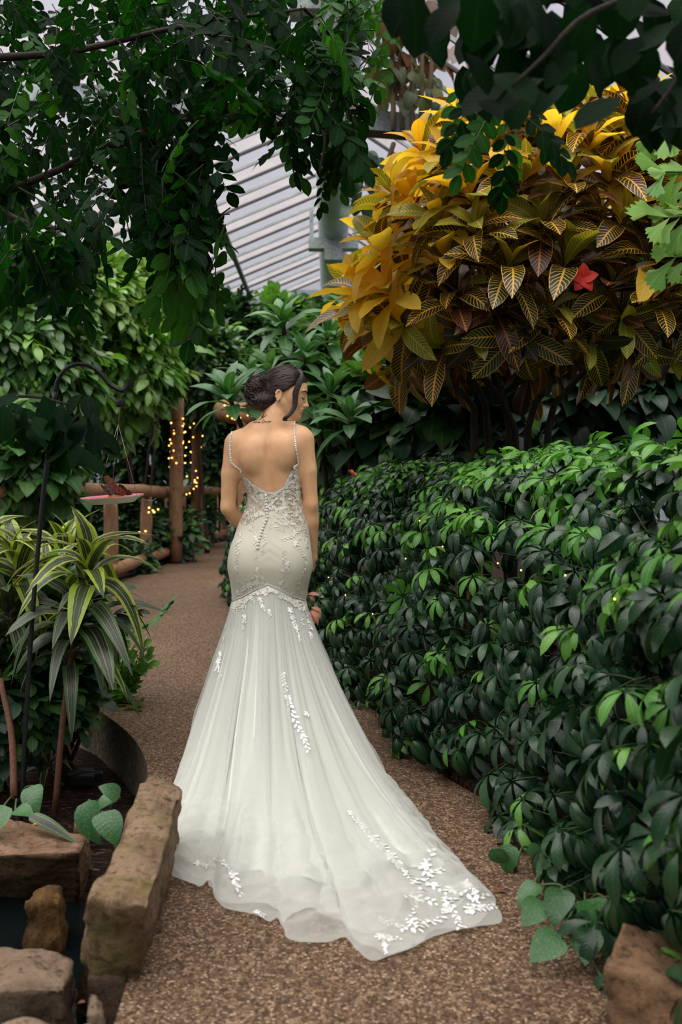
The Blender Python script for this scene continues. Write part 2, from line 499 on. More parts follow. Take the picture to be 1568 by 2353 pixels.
def glass_wall(name, a, b, ztop, label, gable=False):
    a, b = Vector((*a, 0)), Vector((*b, 0)); L = (b-a).length; d = (b-a).normalized(); nrm = Vector((-d.y, d.x, 0))
    root = tag(link(name, None, None, (a+b)/2), label, kind='structure'); c = (a+b)/2
    R = [[d.x, nrm.x, 0], [d.y, nrm.y, 0], [0, 0, 1]]
    mb = MB(); mb.box((0, 0, .2), (L, .2, .8), R); mb.build('knee_wall', M_CONC, root, smooth=False)
    npan = int(L/1.25)
    for i in range(npan):
        x0 = -L/2+L*i/npan; xc = x0+L/npan/2
        zt = ztop
        if gable:
            wx = (c+d*xc).x; zt = min(RZ-SL*(RX-wx) if wx < RX else RZ-SR*(wx-RX), 99)-.1
        p = d*xc; mb = MB(); mb.box((p.x, p.y, .6+(zt-.6)/2), (L/npan-.06, .012, zt-.6), R); mb.build('wall_panel', M_WALLG, root, smooth=False)
        q = d*x0; mb = MB(); mb.box((q.x, q.y, .6+(zt-.6)/2), (.07, .09, zt-.6), R); mb.build('glazing_post', M_BAR, root, smooth=False)
    return root
glass_wall('wall_left', (EL, Y0), (EL, Y1), RZ-SL*(RX-EL)-.05, 'glazed greenhouse side wall behind the left planting')
glass_wall('wall_right', (ER, Y0), (ER, Y1), RZ-SR*(ER-RX)-.05, 'glazed greenhouse side wall behind the yellow croton')
glass_wall('wall_far', (EL, Y1), (ER, Y1), 6, 'glazed gable wall at the far end of the greenhouse', True)
glass_wall('wall_back', (EL, Y0), (ER, Y0), 6, 'glazed gable wall behind the photographer', True)

# ------------------------------------------------------------------ ground
def aggregate_mat():
    m, nt, out = new_mat('exposed_aggregate')
    co = coords(nt)
    v1 = nd(nt, 'ShaderNodeTexVoronoi', inp={'Vector': co, 'Scale': 160.0, 'Randomness': 1.0})
    v2 = nd(nt, 'ShaderNodeTexVoronoi', inp={'Vector': co, 'Scale': 70.0})
    sep = nd(nt, 'ShaderNodeSeparateColor'); nt.links.new(v1.outputs['Color'], sep.inputs[0])
    sp2 = nd(nt, 'ShaderNodeSeparateColor'); nt.links.new(v2.outputs['Color'], sp2.inputs[0])
    peb = ramp(nt, sep.outputs[0], [(0, s2l(66, 50, 38)), (.3, s2l(96, 75, 58)), (.6, s2l(122, 99, 78)), (.85, s2l(146, 122, 99)), (.95, s2l(178, 156, 132)), (1, s2l(200, 180, 160))])
    peb2 = ramp(nt, sp2.outputs[0], [(0, s2l(72, 56, 43)), (.6, s2l(112, 90, 70)), (1, s2l(165, 142, 118))])
    col = mixc(nt, math_n(nt, 'GREATER_THAN', sp2.outputs[1], .80), peb, peb2)
    gap = ramp(nt, v1.outputs['Distance'], [(.42, (1, 1, 1)), (.75, (.5, .44, .38))])
    col = mixc(nt, .85, col, gap, 'MULTIPLY')
    ns = nd(nt, 'ShaderNodeTexNoise', inp={'Vector': co, 'Scale': 1.1, 'Detail': 5.0})
    col = mixc(nt, 1.0, col, ramp(nt, ns.outputs[0], [(.3, (.86, .82, .76)), (.7, (1.1, 1.08, 1.04))]), 'MULTIPLY')
    b = nd(nt, 'ShaderNodeBsdfPrincipled', inp={'Base Color': col, 'Roughness': .75, 'Specular IOR Level': .3})
    bp = nd(nt, 'ShaderNodeBump', inp={'Strength': .7, 'Distance': .004, 'Height': math_n(nt, 'SUBTRACT', 1.0, v1.outputs['Distance'])})
    nt.links.new(bp.outputs[0], b.inputs['Normal']); nt.links.new(b.outputs[0], out.inputs[0])
    return m
M_AGG = aggregate_mat()
def soil_mat():
    m, nt, out = new_mat('dark_mulch')
    co = coords(nt, (1, 1, 1))
    v = nd(nt, 'ShaderNodeTexVoronoi', inp={'Vector': coords(nt, (40, 95, 60)), 'Scale': 1.0})
    sep = nd(nt, 'ShaderNodeSeparateColor'); nt.links.new(v.outputs['Color'], sep.inputs[0])
    ns = nd(nt, 'ShaderNodeTexNoise', inp={'Vector': co, 'Scale': 30.0, 'Detail': 6.0, 'Roughness': .75})
    c = ramp(nt, sep.outputs[0], [(0, s2l(24, 18, 14)), (.6, s2l(44, 31, 23)), (.9, s2l(74, 50, 36)), (1, s2l(120, 92, 70))])
    c = mixc(nt, 1.0, c, ramp(nt, ns.outputs[0], [(.35, (.45, .42, .4)), (.7, (1.1, 1.05, 1))]), 'MULTIPLY')
    b = nd(nt, 'ShaderNodeBsdfPrincipled', inp={'Base Color': c, 'Roughness': .95, 'Specular IOR Level': .15})
    h = math_n(nt, 'ADD', ns.outputs[0], math_n(nt, 'MULTIPLY', v.outputs['Distance'], .6))
    bp = nd(nt, 'ShaderNodeBump', inp={'Strength': .9, 'Distance': .02, 'Height': h})
    nt.links.new(bp.outputs[0], b.inputs['Normal']); nt.links.new(b.outputs[0], out.inputs[0])
    return m
M_SOIL = soil_mat()
M_KERB = plain('path_edge_concrete', s2l(112, 98, 76), .95, var=.7, vscale=30, bump=1.0, bscale=55, col2=s2l(50, 44, 34))
SOILZ = -.22

# base soil with gentle lumps
nx, ny = 90, 130
gx = np.linspace(EL, ER, nx); gy = np.linspace(Y0, Y1, ny)
V = [(x, y, SOILZ-.03+.035*noise.noise(Vector((x*1.7, y*1.7, 3)))) for y in gy for x in gx]
F = np.array([(j*nx+i, j*nx+i+1, (j+1)*nx+i+1, (j+1)*nx+i) for j in range(ny-1) for i in range(nx-1)])
ground = tag(link('ground', mk_mesh('ground', V, F, [M_SOIL])), 'dark mulch and soil of the planting beds', kind='structure')

def smooth_poly(pts, n=6):
    out = []
    for i in range(len(pts)-1):
        q = [pts[max(i-1, 0)], pts[i], pts[i+1], pts[min(i+2, len(pts)-1)]]
        q = [np.array(a[:2], dtype=float) for a in q]
        for j in range(n):
            t = j/n
            p = .5*(2*q[1]+(q[2]-q[0])*t+(2*q[0]-5*q[1]+4*q[2]-q[3])*t*t+(3*q[1]-3*q[2]+q[3]-q[0])*t**3)
            out.append((p[0], p[1]))
    out.append(tuple(pts[-1][:2])); return out
edge = [(-.43, .3), (-.43, 1.4)]+[G(*q)[:2] for q in ((262, 2353), (308, 2200), (352, 2060), (372, 1950), (372, 1860), (343, 1795), (334, 1745), (305, 1695), (255, 1652), (190, 1615), (80, 1592), (-120, 1580), (-700, 1560))]
edge = smooth_poly(edge, 7)
far = [(-4.6, 7.6), (-3.1, 9.3), (-2.75, 11.5), (-2.6, 14), (-2.55, 18), (-2.55, 22), (-2.2, 25.2)]
right = [(2.0, 25.2), (2.0, .3)]
poly = edge+far+right
bm = bmesh.new()
top = [bm.verts.new((x, y, 0)) for x, y in poly]; bot = [bm.verts.new((x, y, -.36)) for x, y in poly]
ft = bm.faces.new(top); ft.material_index = 0
if ft.normal.z < 0: ft.normal_flip()
for i in range(len(poly)):
    j = (i+1) % len(poly); f = bm.faces.new((top[i], bot[i], bot[j], top[j])); f.material_index = 1
bmesh.ops.triangulate(bm, faces=[ft]); bmesh.ops.recalc_face_normals(bm, faces=bm.faces)
me = bpy.data.meshes.new('floor'); bm.to_mesh(me); bm.free(); me.materials.append(M_AGG); me.materials.append(M_KERB)
floor = tag(link('floor', me), 'brown exposed aggregate garden path winding through the greenhouse', kind='structure')

HEDGE_BASE = [(-2.0, 22), (-1.18, 11.7), (-.36, 7.8), (.02, 6.0), (.29, 4.96), (.40, 4.2), (.60, 3.6), (.72, 3.05), (.68, 2.55), (.74, 2.1), (.85, 1.2)]
rb = smooth_poly(HEDGE_BASE, 5)
mb = MB(); mb.prism([(x+.02, y) for x, y in rb]+[(ER, 1.2), (ER, 22)], -.3, .035); right_bed = mb.build('soil_bed', M_SOIL, smooth=False)
tag(right_bed, 'mulch bed under the hedge and croton', kind='structure')
lb = far[::-1]
mb = MB(); mb.prism([(x-.05, y) for x, y in lb]+[(-4.7, 7.5), (EL, 7.5), (EL, Y1), (-2.2, Y1)], -.3, .03); left_bed = mb.build('soil_bed', M_SOIL, smooth=False)
tag(left_bed, 'mulch bed behind the log fence', kind='structure')

# the pond
def water_mat():
    m, nt, out = new_mat('dark_pond_water')
    ns = nd(nt, 'ShaderNodeTexNoise', inp={'Vector': coords(nt), 'Scale': 14.0, 'Detail': 2.0})
    bp = nd(nt, 'ShaderNodeBump', inp={'Strength': .12, 'Distance': .02, 'Height': ns.outputs[0]})
    b = nd(nt, 'ShaderNodeBsdfPrincipled', inp={'Base Color': (.003, .006, .006, 1), 'Roughness': .06, 'IOR': 1.33, 'Specular IOR Level': .5, 'Normal': bp.outputs[0]})
    nt.links.new(b.outputs[0], out.inputs[0]); return m
wp = [(-2.2, 1.0), (-.5, 1.0), (-.46, 1.8), (-.48, 2.4), (-.56, 2.9), (-.8, 3.15), (-1.4, 3.2), (-2.2, 3.1)]
mb = MB(); mb.prism(smooth_poly(wp+[wp[0]], 5)[:-1], -.40, -.15)
tag(mb.build('water', water_mat(), smooth=False), 'dark still pond water between the stones', kind='structure')

# ------------------------------------------------------------------ rocks
def rock_mat(name, c1, c2, moss=0.0, mcol=None):
    m, nt, out = new_mat(name)
    co = coords(nt)
    n1 = nd(nt, 'ShaderNodeTexNoise', inp={'Vector': co, 'Scale': 7.0, 'Detail': 8.0, 'Roughness': .7})
    n2 = nd(nt, 'ShaderNodeTexNoise', inp={'Vector': co, 'Scale': 38.0, 'Detail': 6.0, 'Roughness': .7})
    col = ramp(nt, n1.outputs[0], [(.3, c2), (.62, c1)])
    col = mixc(nt, 1.0, col, ramp(nt, n2.outputs[0], [(.34, (.30, .27, .24)), (.48, (1, 1, 1)), (.75, (1.2, 1.15, 1.1))]), 'MULTIPLY')
    if moss:
        n3 = nd(nt, 'ShaderNodeTexNoise', inp={'Vector': co, 'Scale': 4.5, 'Detail': 6.0, 'Roughness': .7})
        col = mixc(nt, math_n(nt, 'MULTIPLY', ramp(nt, n3.outputs[0], [(.5, (0, 0, 0)), (.62, (1, 1, 1))]), moss), col, mcol)
    b = nd(nt, 'ShaderNodeBsdfPrincipled', inp={'Base Color': col, 'Roughness': .88, 'Specular IOR Level': .25})
    h = math_n(nt, 'ADD', math_n(nt, 'MULTIPLY', n2.outputs[0], .5), n1.outputs[0])
    bp = nd(nt, 'ShaderNodeBump', inp={'Strength': 1.0, 'Distance': .025, 'Height': h})
    nt.links.new(bp.outputs[0], b.inputs['Normal']); nt.links.new(b.outputs[0], out.inputs[0]); return m
MOSS = s2l(104, 96, 42)
M_ROCK = rock_mat('sandstone', s2l(150, 126, 100), s2l(104, 84, 64), .7, MOSS)
M_ROCK2 = rock_mat('sandstone_pink', s2l(152, 122, 98), s2l(108, 84, 64), .25, s2l(90, 80, 45))
M_ROCK3 = rock_mat('wet_brown_stone', s2l(110, 82, 44), s2l(66, 48, 26), .5, s2l(84, 74, 30))
M_ROCK4 = rock_mat('grey_buff_stone', s2l(142, 122, 102), s2l(98, 80, 64))

def rock(name, corners, mat, label, rnd=.22, amp=.02, freq=5.0, n=16, seed=0, cat='stone', group=None, fine=.3):
    """a quarried stone: a rounded cube laid into eight corner points (bottom 4, top 4), weathered by fractal noise"""
    c = [Vector(p) for p in corners]
    bm = bmesh.new(); bmesh.ops.create_cube(bm, size=2)
    bmesh.ops.subdivide_edges(bm, edges=bm.edges[:], cuts=n, use_grid_fill=True)
    sv = Vector((seed*3.7, seed*1.3, seed*.7))
    for v in bm.verts:
        p = v.co
        s = p.normalized()*1.12
        q = p.lerp(s, rnd)
        a, b, t = (q.x+1)/2, (q.y+1)/2, (q.z+1)/2
        bo = c[0].lerp(c[1], a).lerp(c[3].lerp(c[2], a), b); to = c[4].lerp(c[5], a).lerp(c[7].lerp(c[6], a), b)
        v.co = bo.lerp(to, t)
    bm.normal_update()
    for v in bm.verts:
        w = v.co*freq+sv
        d = noise.fractal(w, .8, 2.1, 5)*amp+amp*fine*noise.fractal(w*4.5, .9, 2, 3)
        v.co += v.normal*d
    cen = sum((Vector(p) for p in c[:4]), Vector())/4
    for v in bm.verts: v.co -= cen
    for f in bm.faces: f.smooth = True
    me = bpy.data.meshes.new(name); bm.to_mesh(me); bm.free(); me.materials.append(mat)
    return tag(link(name, me, None, cen), label, cat, group)

def PZ(u, v, Y, z=-.25):
    """below the point seen at pixel u, v at distance Y, on the level z"""
    q = P(u, v, Y); return Vector((q.x, q.y, z))
# corners in order: near-left, near-right, far-right, far-left (bottom), the same (top)
rock('stone_block', [PZ(160, 2215, 2.50, -.2), PZ(306, 2228, 2.46, -.2), PZ(400, 1960, 3.2), PZ(310, 1980, 3.25),
                     P(200, 2062, 2.24), P(340, 2088, 2.22), P(420, 1800, 3.10), P(346, 1770, 3.16)], M_ROCK,
     'long mossy sandstone block leaning along the path edge beside the bridal train', .10, .018, 6, 26, 1)
rock('stone_slab', [PZ(-150, 2040, 3.36), PZ(186, 2000, 3.36), PZ(215, 1985, 3.7), PZ(-130, 1975, 3.8),
                    P(-150, 1972, 3.06), P(190, 1958, 3.08), P(206, 1918, 3.34), P(-120, 1848, 3.42)], M_ROCK2,
     'flat pinkish sandstone slab at the back of the pond below the dracaena', .12, .016, 6, 22, 2)
rock('pond_stone', [PZ(36, 2125, 2.80), PZ(150, 2120, 2.80), PZ(160, 2085, 2.96), PZ(48, 2085, 2.96),
                    P(56, 2066, 2.80), P(140, 2060, 2.80), P(150, 2022, 2.94), P(86, 2026, 2.94)], M_ROCK3,
     'wet brown stone standing alone in the dark pond water', .4, .022, 7, 16, 3)
rock('pitted_stone', [PZ(-100, 2290, 2.28), PZ(150, 2262, 2.34), PZ(176, 2190, 2.5), PZ(-90, 2155, 2.6),
                      P(-100, 2288, 2.16), P(158, 2266, 2.20), P(176, 2194, 2.40), P(-90, 2158, 2.5)], M_ROCK4,
     'large pitted buff stone in the bottom left corner behind the smooth cobble', .25, .018, 6, 20, 4)
rock('smooth_cobble', [PZ(-60, 2420, 1.93), PZ(140, 2415, 1.93), PZ(160, 2318, 2.06), PZ(-40, 2310, 2.06),
                       P(-40, 2425, 1.90), P(128, 2420, 1.90), P(146, 2312, 2.06), P(-24, 2304, 2.06)], rock_mat('pale_cobble', s2l(150, 132, 112), s2l(122, 104, 86)),
     'smooth pale rounded cobble at the very front of the pond edge', .6, .006, 5, 14, 5)
rock('grey_stone', [PZ(200, 2240, 2.34), PZ(290, 2238, 2.34), PZ(304, 2196, 2.44), PZ(205, 2196, 2.44),
                    P(200, 2240, 2.34), P(292, 2238, 2.34), P(306, 2198, 2.43), P(205, 2196, 2.44)], rock_mat('grey_brown_stone', s2l(104, 84, 70), s2l(78, 62, 50)),
     'low grey brown stone wedged under the front end of the mossy block', .25, .010, 8, 12, 6)
rock('angular_stone', [PZ(200, 2320, 2.10), PZ(256, 2326, 2.10), PZ(246, 2268, 2.22), PZ(200, 2264, 2.22),
                       P(200, 2320, 2.10), P(250, 2326, 2.10), P(232, 2266, 2.22), P(202, 2262, 2.22)], M_ROCK4,
     'small angular pale stone between the grey stone and the path edge', .3, .012, 9, 12, 7)
rock('chipped_stone', [PZ(184, 2378, 1.99), PZ(244, 2384, 1.99), PZ(244, 2346, 2.07), PZ(190, 2342, 2.07),
                       P(184, 2378, 1.99), P(240, 2384, 1.99), P(234, 2346, 2.07), P(190, 2342, 2.07)], M_ROCK4,
     'chipped buff stone at the bottom edge next to the path corner', .3, .012, 9, 12, 8)
rock('bed_stone', [PZ(160, 1892, 3.85, -.27), PZ(212, 1888, 3.85, -.27), PZ(210, 1874, 3.97, -.27), PZ(165, 1876, 3.97, -.27),
                   P(164, 1892, 3.85), P(206, 1888, 3.85), P(202, 1874, 3.95), P(172, 1876, 3.95)], M_ROCK4,
     'small round stone on the mulch behind the pothos leaf', .5, .008, 9, 10, 9)
rock('boulder', [PZ(1420, 2380, 2.02, -.06), PZ(1680, 2500, 1.80, -.06), PZ(1690, 2260, 2.45, -.06), PZ(1405, 2240, 2.26, -.06),
                 P(1392, 2218, 2.03), P(1640, 2300, 1.86), P(1620, 2168, 2.30), P(1428, 2106, 2.16)], rock_mat('brown_boulder', s2l(142, 112, 84), s2l(98, 74, 54)),
     'big brown boulder in the bottom right corner below the hedge', .2, .020, 4, 20, 10)

# ------------------------------------------------------------------ log fence, lit posts
def wood_mat(name, c1, c2):
    m, nt, out = new_mat(name)
    ns = nd(nt, 'ShaderNodeTexNoise', inp={'Vector': coords(nt, (9, 9, 2.2)), 'Scale': 3.0, 'Detail': 6.0, 'Roughness': .7})
    kn = nd(nt, 'ShaderNodeTexVoronoi', inp={'Vector': coords(nt, (5, 5, 2.4)), 'Scale': 1.3})
    col = ramp(nt, ns.outputs[0], [(.3, c2), (.65, c1)])
    col = mixc(nt, 1.0, col, ramp(nt, kn.outputs['Distance'], [(.05, (.35, .27, .2)), (.14, (1, 1, 1))]), 'MULTIPLY')
    b = nd(nt, 'ShaderNodeBsdfPrincipled', inp={'Base Color': col, 'Roughness': .8, 'Specular IOR Level': .2})
    bp = nd(nt, 'ShaderNodeBump', inp={'Strength': .4, 'Distance': .01, 'Height': ns.outputs[0]})
    nt.links.new(bp.outputs[0], b.inputs['Normal']); nt.links.new(b.outputs[0], out.inputs[0]); return m
M_LOG = wood_mat('peeled_log', s2l(176, 138, 104), s2l(126, 92, 66))
M_LOGD = wood_mat('old_log', s2l(120, 92, 64), s2l(80, 58, 40))

def log(name, a, b, r, mat, parent, seed=0):
    a, b = Vector(a), Vector(b); off = parent.location if parent else Vector()
    n = 9; rng = random.Random(seed)
    side = Vector((rng.uniform(-1, 1), rng.uniform(-1, 1), rng.uniform(-1, 1)))*r*.25
    pts = [a.lerp(b, i/(n-1))+side*math.sin(math.pi*i/(n-1))*rng.uniform(.6, 1.2)-off for i in range(n)]
    rad = [r*(1+rng.uniform(-.06, .06)) for _ in range(n)]
    rad[0] *= .9; rad[-1] *= .9
    mb = MB(); mb.tube(pts, rad, 14); return mb.build(name, mat, parent)
fence = thing('log_fence', 'rustic peeled log fence with round rails along the far side of the path', 'fence', (-2.7, 16, 0))
fx = lambda y: -2.72+.12*max(0, (y-16)/8)
posts = [(12.4, .085), (14.9, .088), (16.9, .08), (18.1, .10), (20.4, .10), (24.2, .11)]
for i, (yy, r) in enumerate(posts): log('post', (fx(yy), yy, -.1), (fx(yy), yy, 1.08), r, M_LOG, fence, i)
tops = [(-2.9, 8.6), (fx(12.4)-.03, 12.4), (fx(14.9), 14.9), (fx(18.1)+.02, 18.1), (fx(20.4), 20.4), (-2.35, 25)]
for i in range(5):
    a, b = tops[i], tops[i+1]
    log('top_rail', (a[0], a[1]-.12, 1.15), (b[0], b[1]+.12, 1.15+(.09 if i == 4 else .01*i)), .095, M_LOG, fence, 20+i)
for i in range(1, 5):
    a, b = tops[i], tops[i+1]
    log('bottom_rail', (a[0]+.1, a[1]-.1, .18), (b[0]+.1, b[1]+.1, .2), .08, M_LOG, fence, 30+i)

def emit(name, col, s):
    m, nt, out = new_mat(name); e = nd(nt, 'ShaderNodeEmission', inp={'Color': (*col, 1), 'Strength': s}); nt.links.new(e.outputs[0], out.inputs[0]); return m
M_BULB = emit('warm_bulb', (1.0, .46, .10), 5.0)
M_WIRE = plain('green_wire', (.02, .03, .02), .6)
bulb_tpl = MB(); bulb_tpl.ball((0, 0, 0), .013, 8, 6); BULB = mk_mesh('bulb', np.concatenate(bulb_tpl.V), bulb_tpl.F, [M_BULB])
BULB_S = mk_mesh('bulb', np.concatenate(bulb_tpl.V)*.24, bulb_tpl.F, [M_BULB])
def light_string(label, pts, every, jit, parent_loc, seed=0, me=BULB, group='warm fairy light strings'):
    """a thin wire with a warm bulb at each step"""
    rng = random.Random(seed); root = thing('fairy_lights', label, 'string lights', parent_loc, group)
    ps = spline(pts, max(12, len(pts)*8)); o = Vector(parent_loc)
    mb = MB(); mb.tube([p-o for p in ps], .003 if me is BULB else .0008, 4, False); mb.build('wire', M_WIRE, root)
    acc = 0
    for a, b in zip(ps, ps[1:]):
        acc += (b-a).length
        if acc >= every:
            acc = 0; link('bulb', me, root, b-o+Vector((rng.uniform(-jit, jit), rng.uniform(-jit, jit), rng.uniform(-jit, jit))))
    return root
def lit_post(u, v0, v1, Y, r, mat, label, turns, seed, llabel, v_l0=None, v_l1=None):
    a, b = P(u, v1, Y), P(u+4, v0, Y)
    a.z = .03
    root = thing('log_post', label, 'post', a)
    log('post_trunk', a, b, r, mat, root, seed)
    z0 = P(u, v_l1 or v1, Y).z; z1 = P(u, v_l0 or v0, Y).z
    pts = []
    for i in range(turns*8+1):
        t = i/(turns*8); g = 2*math.pi*turns*t
        pts.append((a.x+(r+.02)*math.cos(g)+(b.x-a.x)*t, Y+(r+.02)*math.sin(g), z0+(z1-z0)*t))
    light_string(llabel, pts, .19, .035, (a.x, Y, z0), seed)
lit_post(405, 915, 1280, 16.0, .105, M_LOG, 'thick upright log post behind the fence, wrapped in fairy lights', 7, 51,
         'fairy lights wound round the thicker left log post', 962, 1082)
lit_post(447, 930, 1265, 18.6, .095, M_LOGD, 'slim dark upright log post nearer the bride, wrapped in fairy lights', 6, 52,
         'fairy lights wound round the slim post next to the bride', 970, 1135)
# a log beam with lights close behind the bride's neck
bl = thing('log_beam', 'pale log beam with lights seen just behind the neck of the bride', 'beam', P(545, 962, 15), None)
log('beam_log', P(505, 942, 15.4), P(590, 950, 15), .17, M_LOG, bl, 60)
log('beam_support', P(560, 955, 15.1), Vector((P(560, 955, 15.1).x, 15.1, .03)), .10, M_LOG, bl, 61)
light_string('fairy lights draped over the pale log beam', [P(512, 928, 15.0), P(524, 945, 14.9), P(536, 966, 14.8), P(560, 960, 14.8), P(575, 955, 14.8), P(590, 966, 14.8), P(606, 950, 14.8)], .075, .03, P(540, 960, 14.8), 63)
for i, (pts, lab) in enumerate([
    ([P(330, 1160, 13.5), P(345, 1172, 13.6), P(352, 1180, 13.6), P(360, 1165, 13.8)], 'short run of fairy lights under the fence rail beside the pink plate'),
    ([P(312, 1210, 13.2), P(322, 1216, 13.2), P(331, 1238, 13.3)], 'few fairy lights low among the ivy below the fence rail'),
    ([P(428, 1150, 17.6), P(440, 1128, 17.6), P(446, 1118, 17.6), P(452, 1096, 17.8)], 'fairy lights around the top of the fence post near the red flower')]):
    light_string(lab, pts, .07, .04, pts[1], 70+i)

# ------------------------------------------------------------------ shepherd hook, feeder plate, butterflies
M_BLACK = plain('black_iron', (.010, .012, .014), .38, .3)
HY = 4.15
hook = thing('shepherd_hook', 'black iron shepherd hook pole with a curled arm standing in the dracaena bed', 'garden hook', Vector((P(45, 1830, 4.0).x, 4.0, SOILZ)))
pole = spline([Vector((P(45, 1830, 4.0).x, 4.0, SOILZ-.02)), P(70, 1480, 4.05), P(95, 1180, 4.1), P(114, 1010, 4.13), P(127, 900, HY)], 30)
mb = MB(); mb.tube([p-hook.location for p in pole], .0095, 10); mb.build('pole', M_BLACK, hook)
arm = spline([P(127, 900, HY), P(132, 876, HY), P(150, 849, HY), P(178, 837, HY), P(206, 841, HY), P(230, 858, HY), P(250, 882, HY), P(268, 894, HY), P(281, 898, HY), P(292, 891, HY), P(295, 880, HY), P(295, 868, HY)], 60)
mb = MB(); mb.tube([p-hook.location for p in arm], .0088, 10); mb.build('curled_arm', M_BLACK, hook)

PC = P(259, 1147, HY)
feeder = thing('butterfly_feeder', 'pink and white butterfly feeding plate hanging on thin wires from the black hook', 'feeder', PC)
def plate_mat():
    m, nt, out = new_mat('pink_white_plate')
    tc = nd(nt, 'ShaderNodeTexCoord'); sp = nd(nt, 'ShaderNodeSeparateXYZ'); nt.links.new(tc.outputs['Normal'], sp.inputs[0])
    col = mixc(nt, math_n(nt, 'GREATER_THAN', sp.outputs[2], .0), s2l(226, 220, 206), s2l(222, 122, 138))
    b = nd(nt, 'ShaderNodeBsdfPrincipled', inp={'Base Color': col, 'Roughness': .35}); nt.links.new(b.outputs[0], out.inputs[0]); return m
mb = MB(); mb.lathe([(.001, -.002), (.085, -.002), (.100, .006), (.125, .013), (.131, .014), (.130, .009), (.102, -.004), (.088, -.016), (.084, -.016), (.001, -.014)], n=48)
pl = mb.build('plate', plate_mat(), feeder); pl.rotation_euler = (math.radians(3.0), math.radians(-3.5), 0)
top = P(272, 975, HY)-PC
for u, v, dy in ((226, 1132, -.02), (245, 1127, .10), (318, 1138, -.03)):
    e = P(u, v, HY)-PC+Vector((0, dy, 0)); mb = MB(); mb.tube([top, top.lerp(e, .5), e], .0011, 4); mb.build('wire', plain('steel_wire', (.35, .36, .34), .4, .6), feeder)
mb = MB(); mb.tube(spline([P(281, 895, HY)-PC, P(279, 905, HY)-PC, P(277, 930, HY)-PC, P(275, 950, HY)-PC, top], 14), .0022, 6); mb.build('hanger_wire', plain('copper_wire', (.25, .12, .07), .4, .6), feeder)
mb = MB(); mb.tube(spline([P(275, 957, HY)-PC, P(281, 959, HY)-PC, P(287, 957, HY)-PC, P(290, 953, HY)-PC], 10), .0018, 6); mb.build('clip', M_BLACK, feeder)
c = P(277, 927, HY)-PC
mb = MB(); mb.lathe([(.001, -.015), (.018, -.015), (.0195, -.012), (.0195, .012), (.018, .015), (.001, .015)], (c.x, c.y, c.z), 20); mb.build('weight', M_BLACK, feeder)
mb = MB(); mb.tube(spline([P(328, 1147, HY)-PC, P(340, 1150, HY)-PC, P(350, 1151, HY)-PC, P(358, 1145, HY)-PC], 12), .0009, 4); mb.build('wire_end', plain('bent_wire', (.5, .5, .45), .4, .5), feeder)

M_FRUIT = plain('orange_slice', s2l(228, 150, 70), .4, var=.3, vscale=80)
for i, (u, v, w, lab) in enumerate([(247, 1146, .022, 'slice of orange fruit under the small left butterfly on the plate'), (266, 1147, .03, 'larger slice of orange fruit under the tall brown butterfly'), (284, 1145, .02, 'slice of orange fruit under the right butterfly on the plate')]):
    p = P(u, v, HY); p.z = PC.z+.004+.0035*math.copysign(1, u-255)
    mb = MB(); mb.lathe([(.001, 0), (w*.8, 0), (w, .004), (w*.9, .009), (.001, .010)], n=20)
    t = thing('fruit_slice', lab, 'fruit', p, 'fruit slices on the feeding plate'); mb.build('flesh', M_FRUIT, t)
    r2 = MB(); r2.lathe([(w*.98, -.0006), (w*1.06, .003), (w*1.0, .007), (w*.96, .006)], n=20); r2.build('peel', plain('orange_peel', s2l(214, 120, 40), .5), t)
p = P(222, 1147, HY); p.z = PC.z+.0
mb = MB(); mb.box((0, 0, .003), (.045, .014, .005)); o = mb.build('fruit_peel', plain('dry_peel', s2l(170, 110, 70), .7, var=.4, vscale=90), None, True, (0, 0, 0)); o.location = p
tag(o, 'dry strip of fruit peel lying on the left half of the pink plate', 'fruit peel')

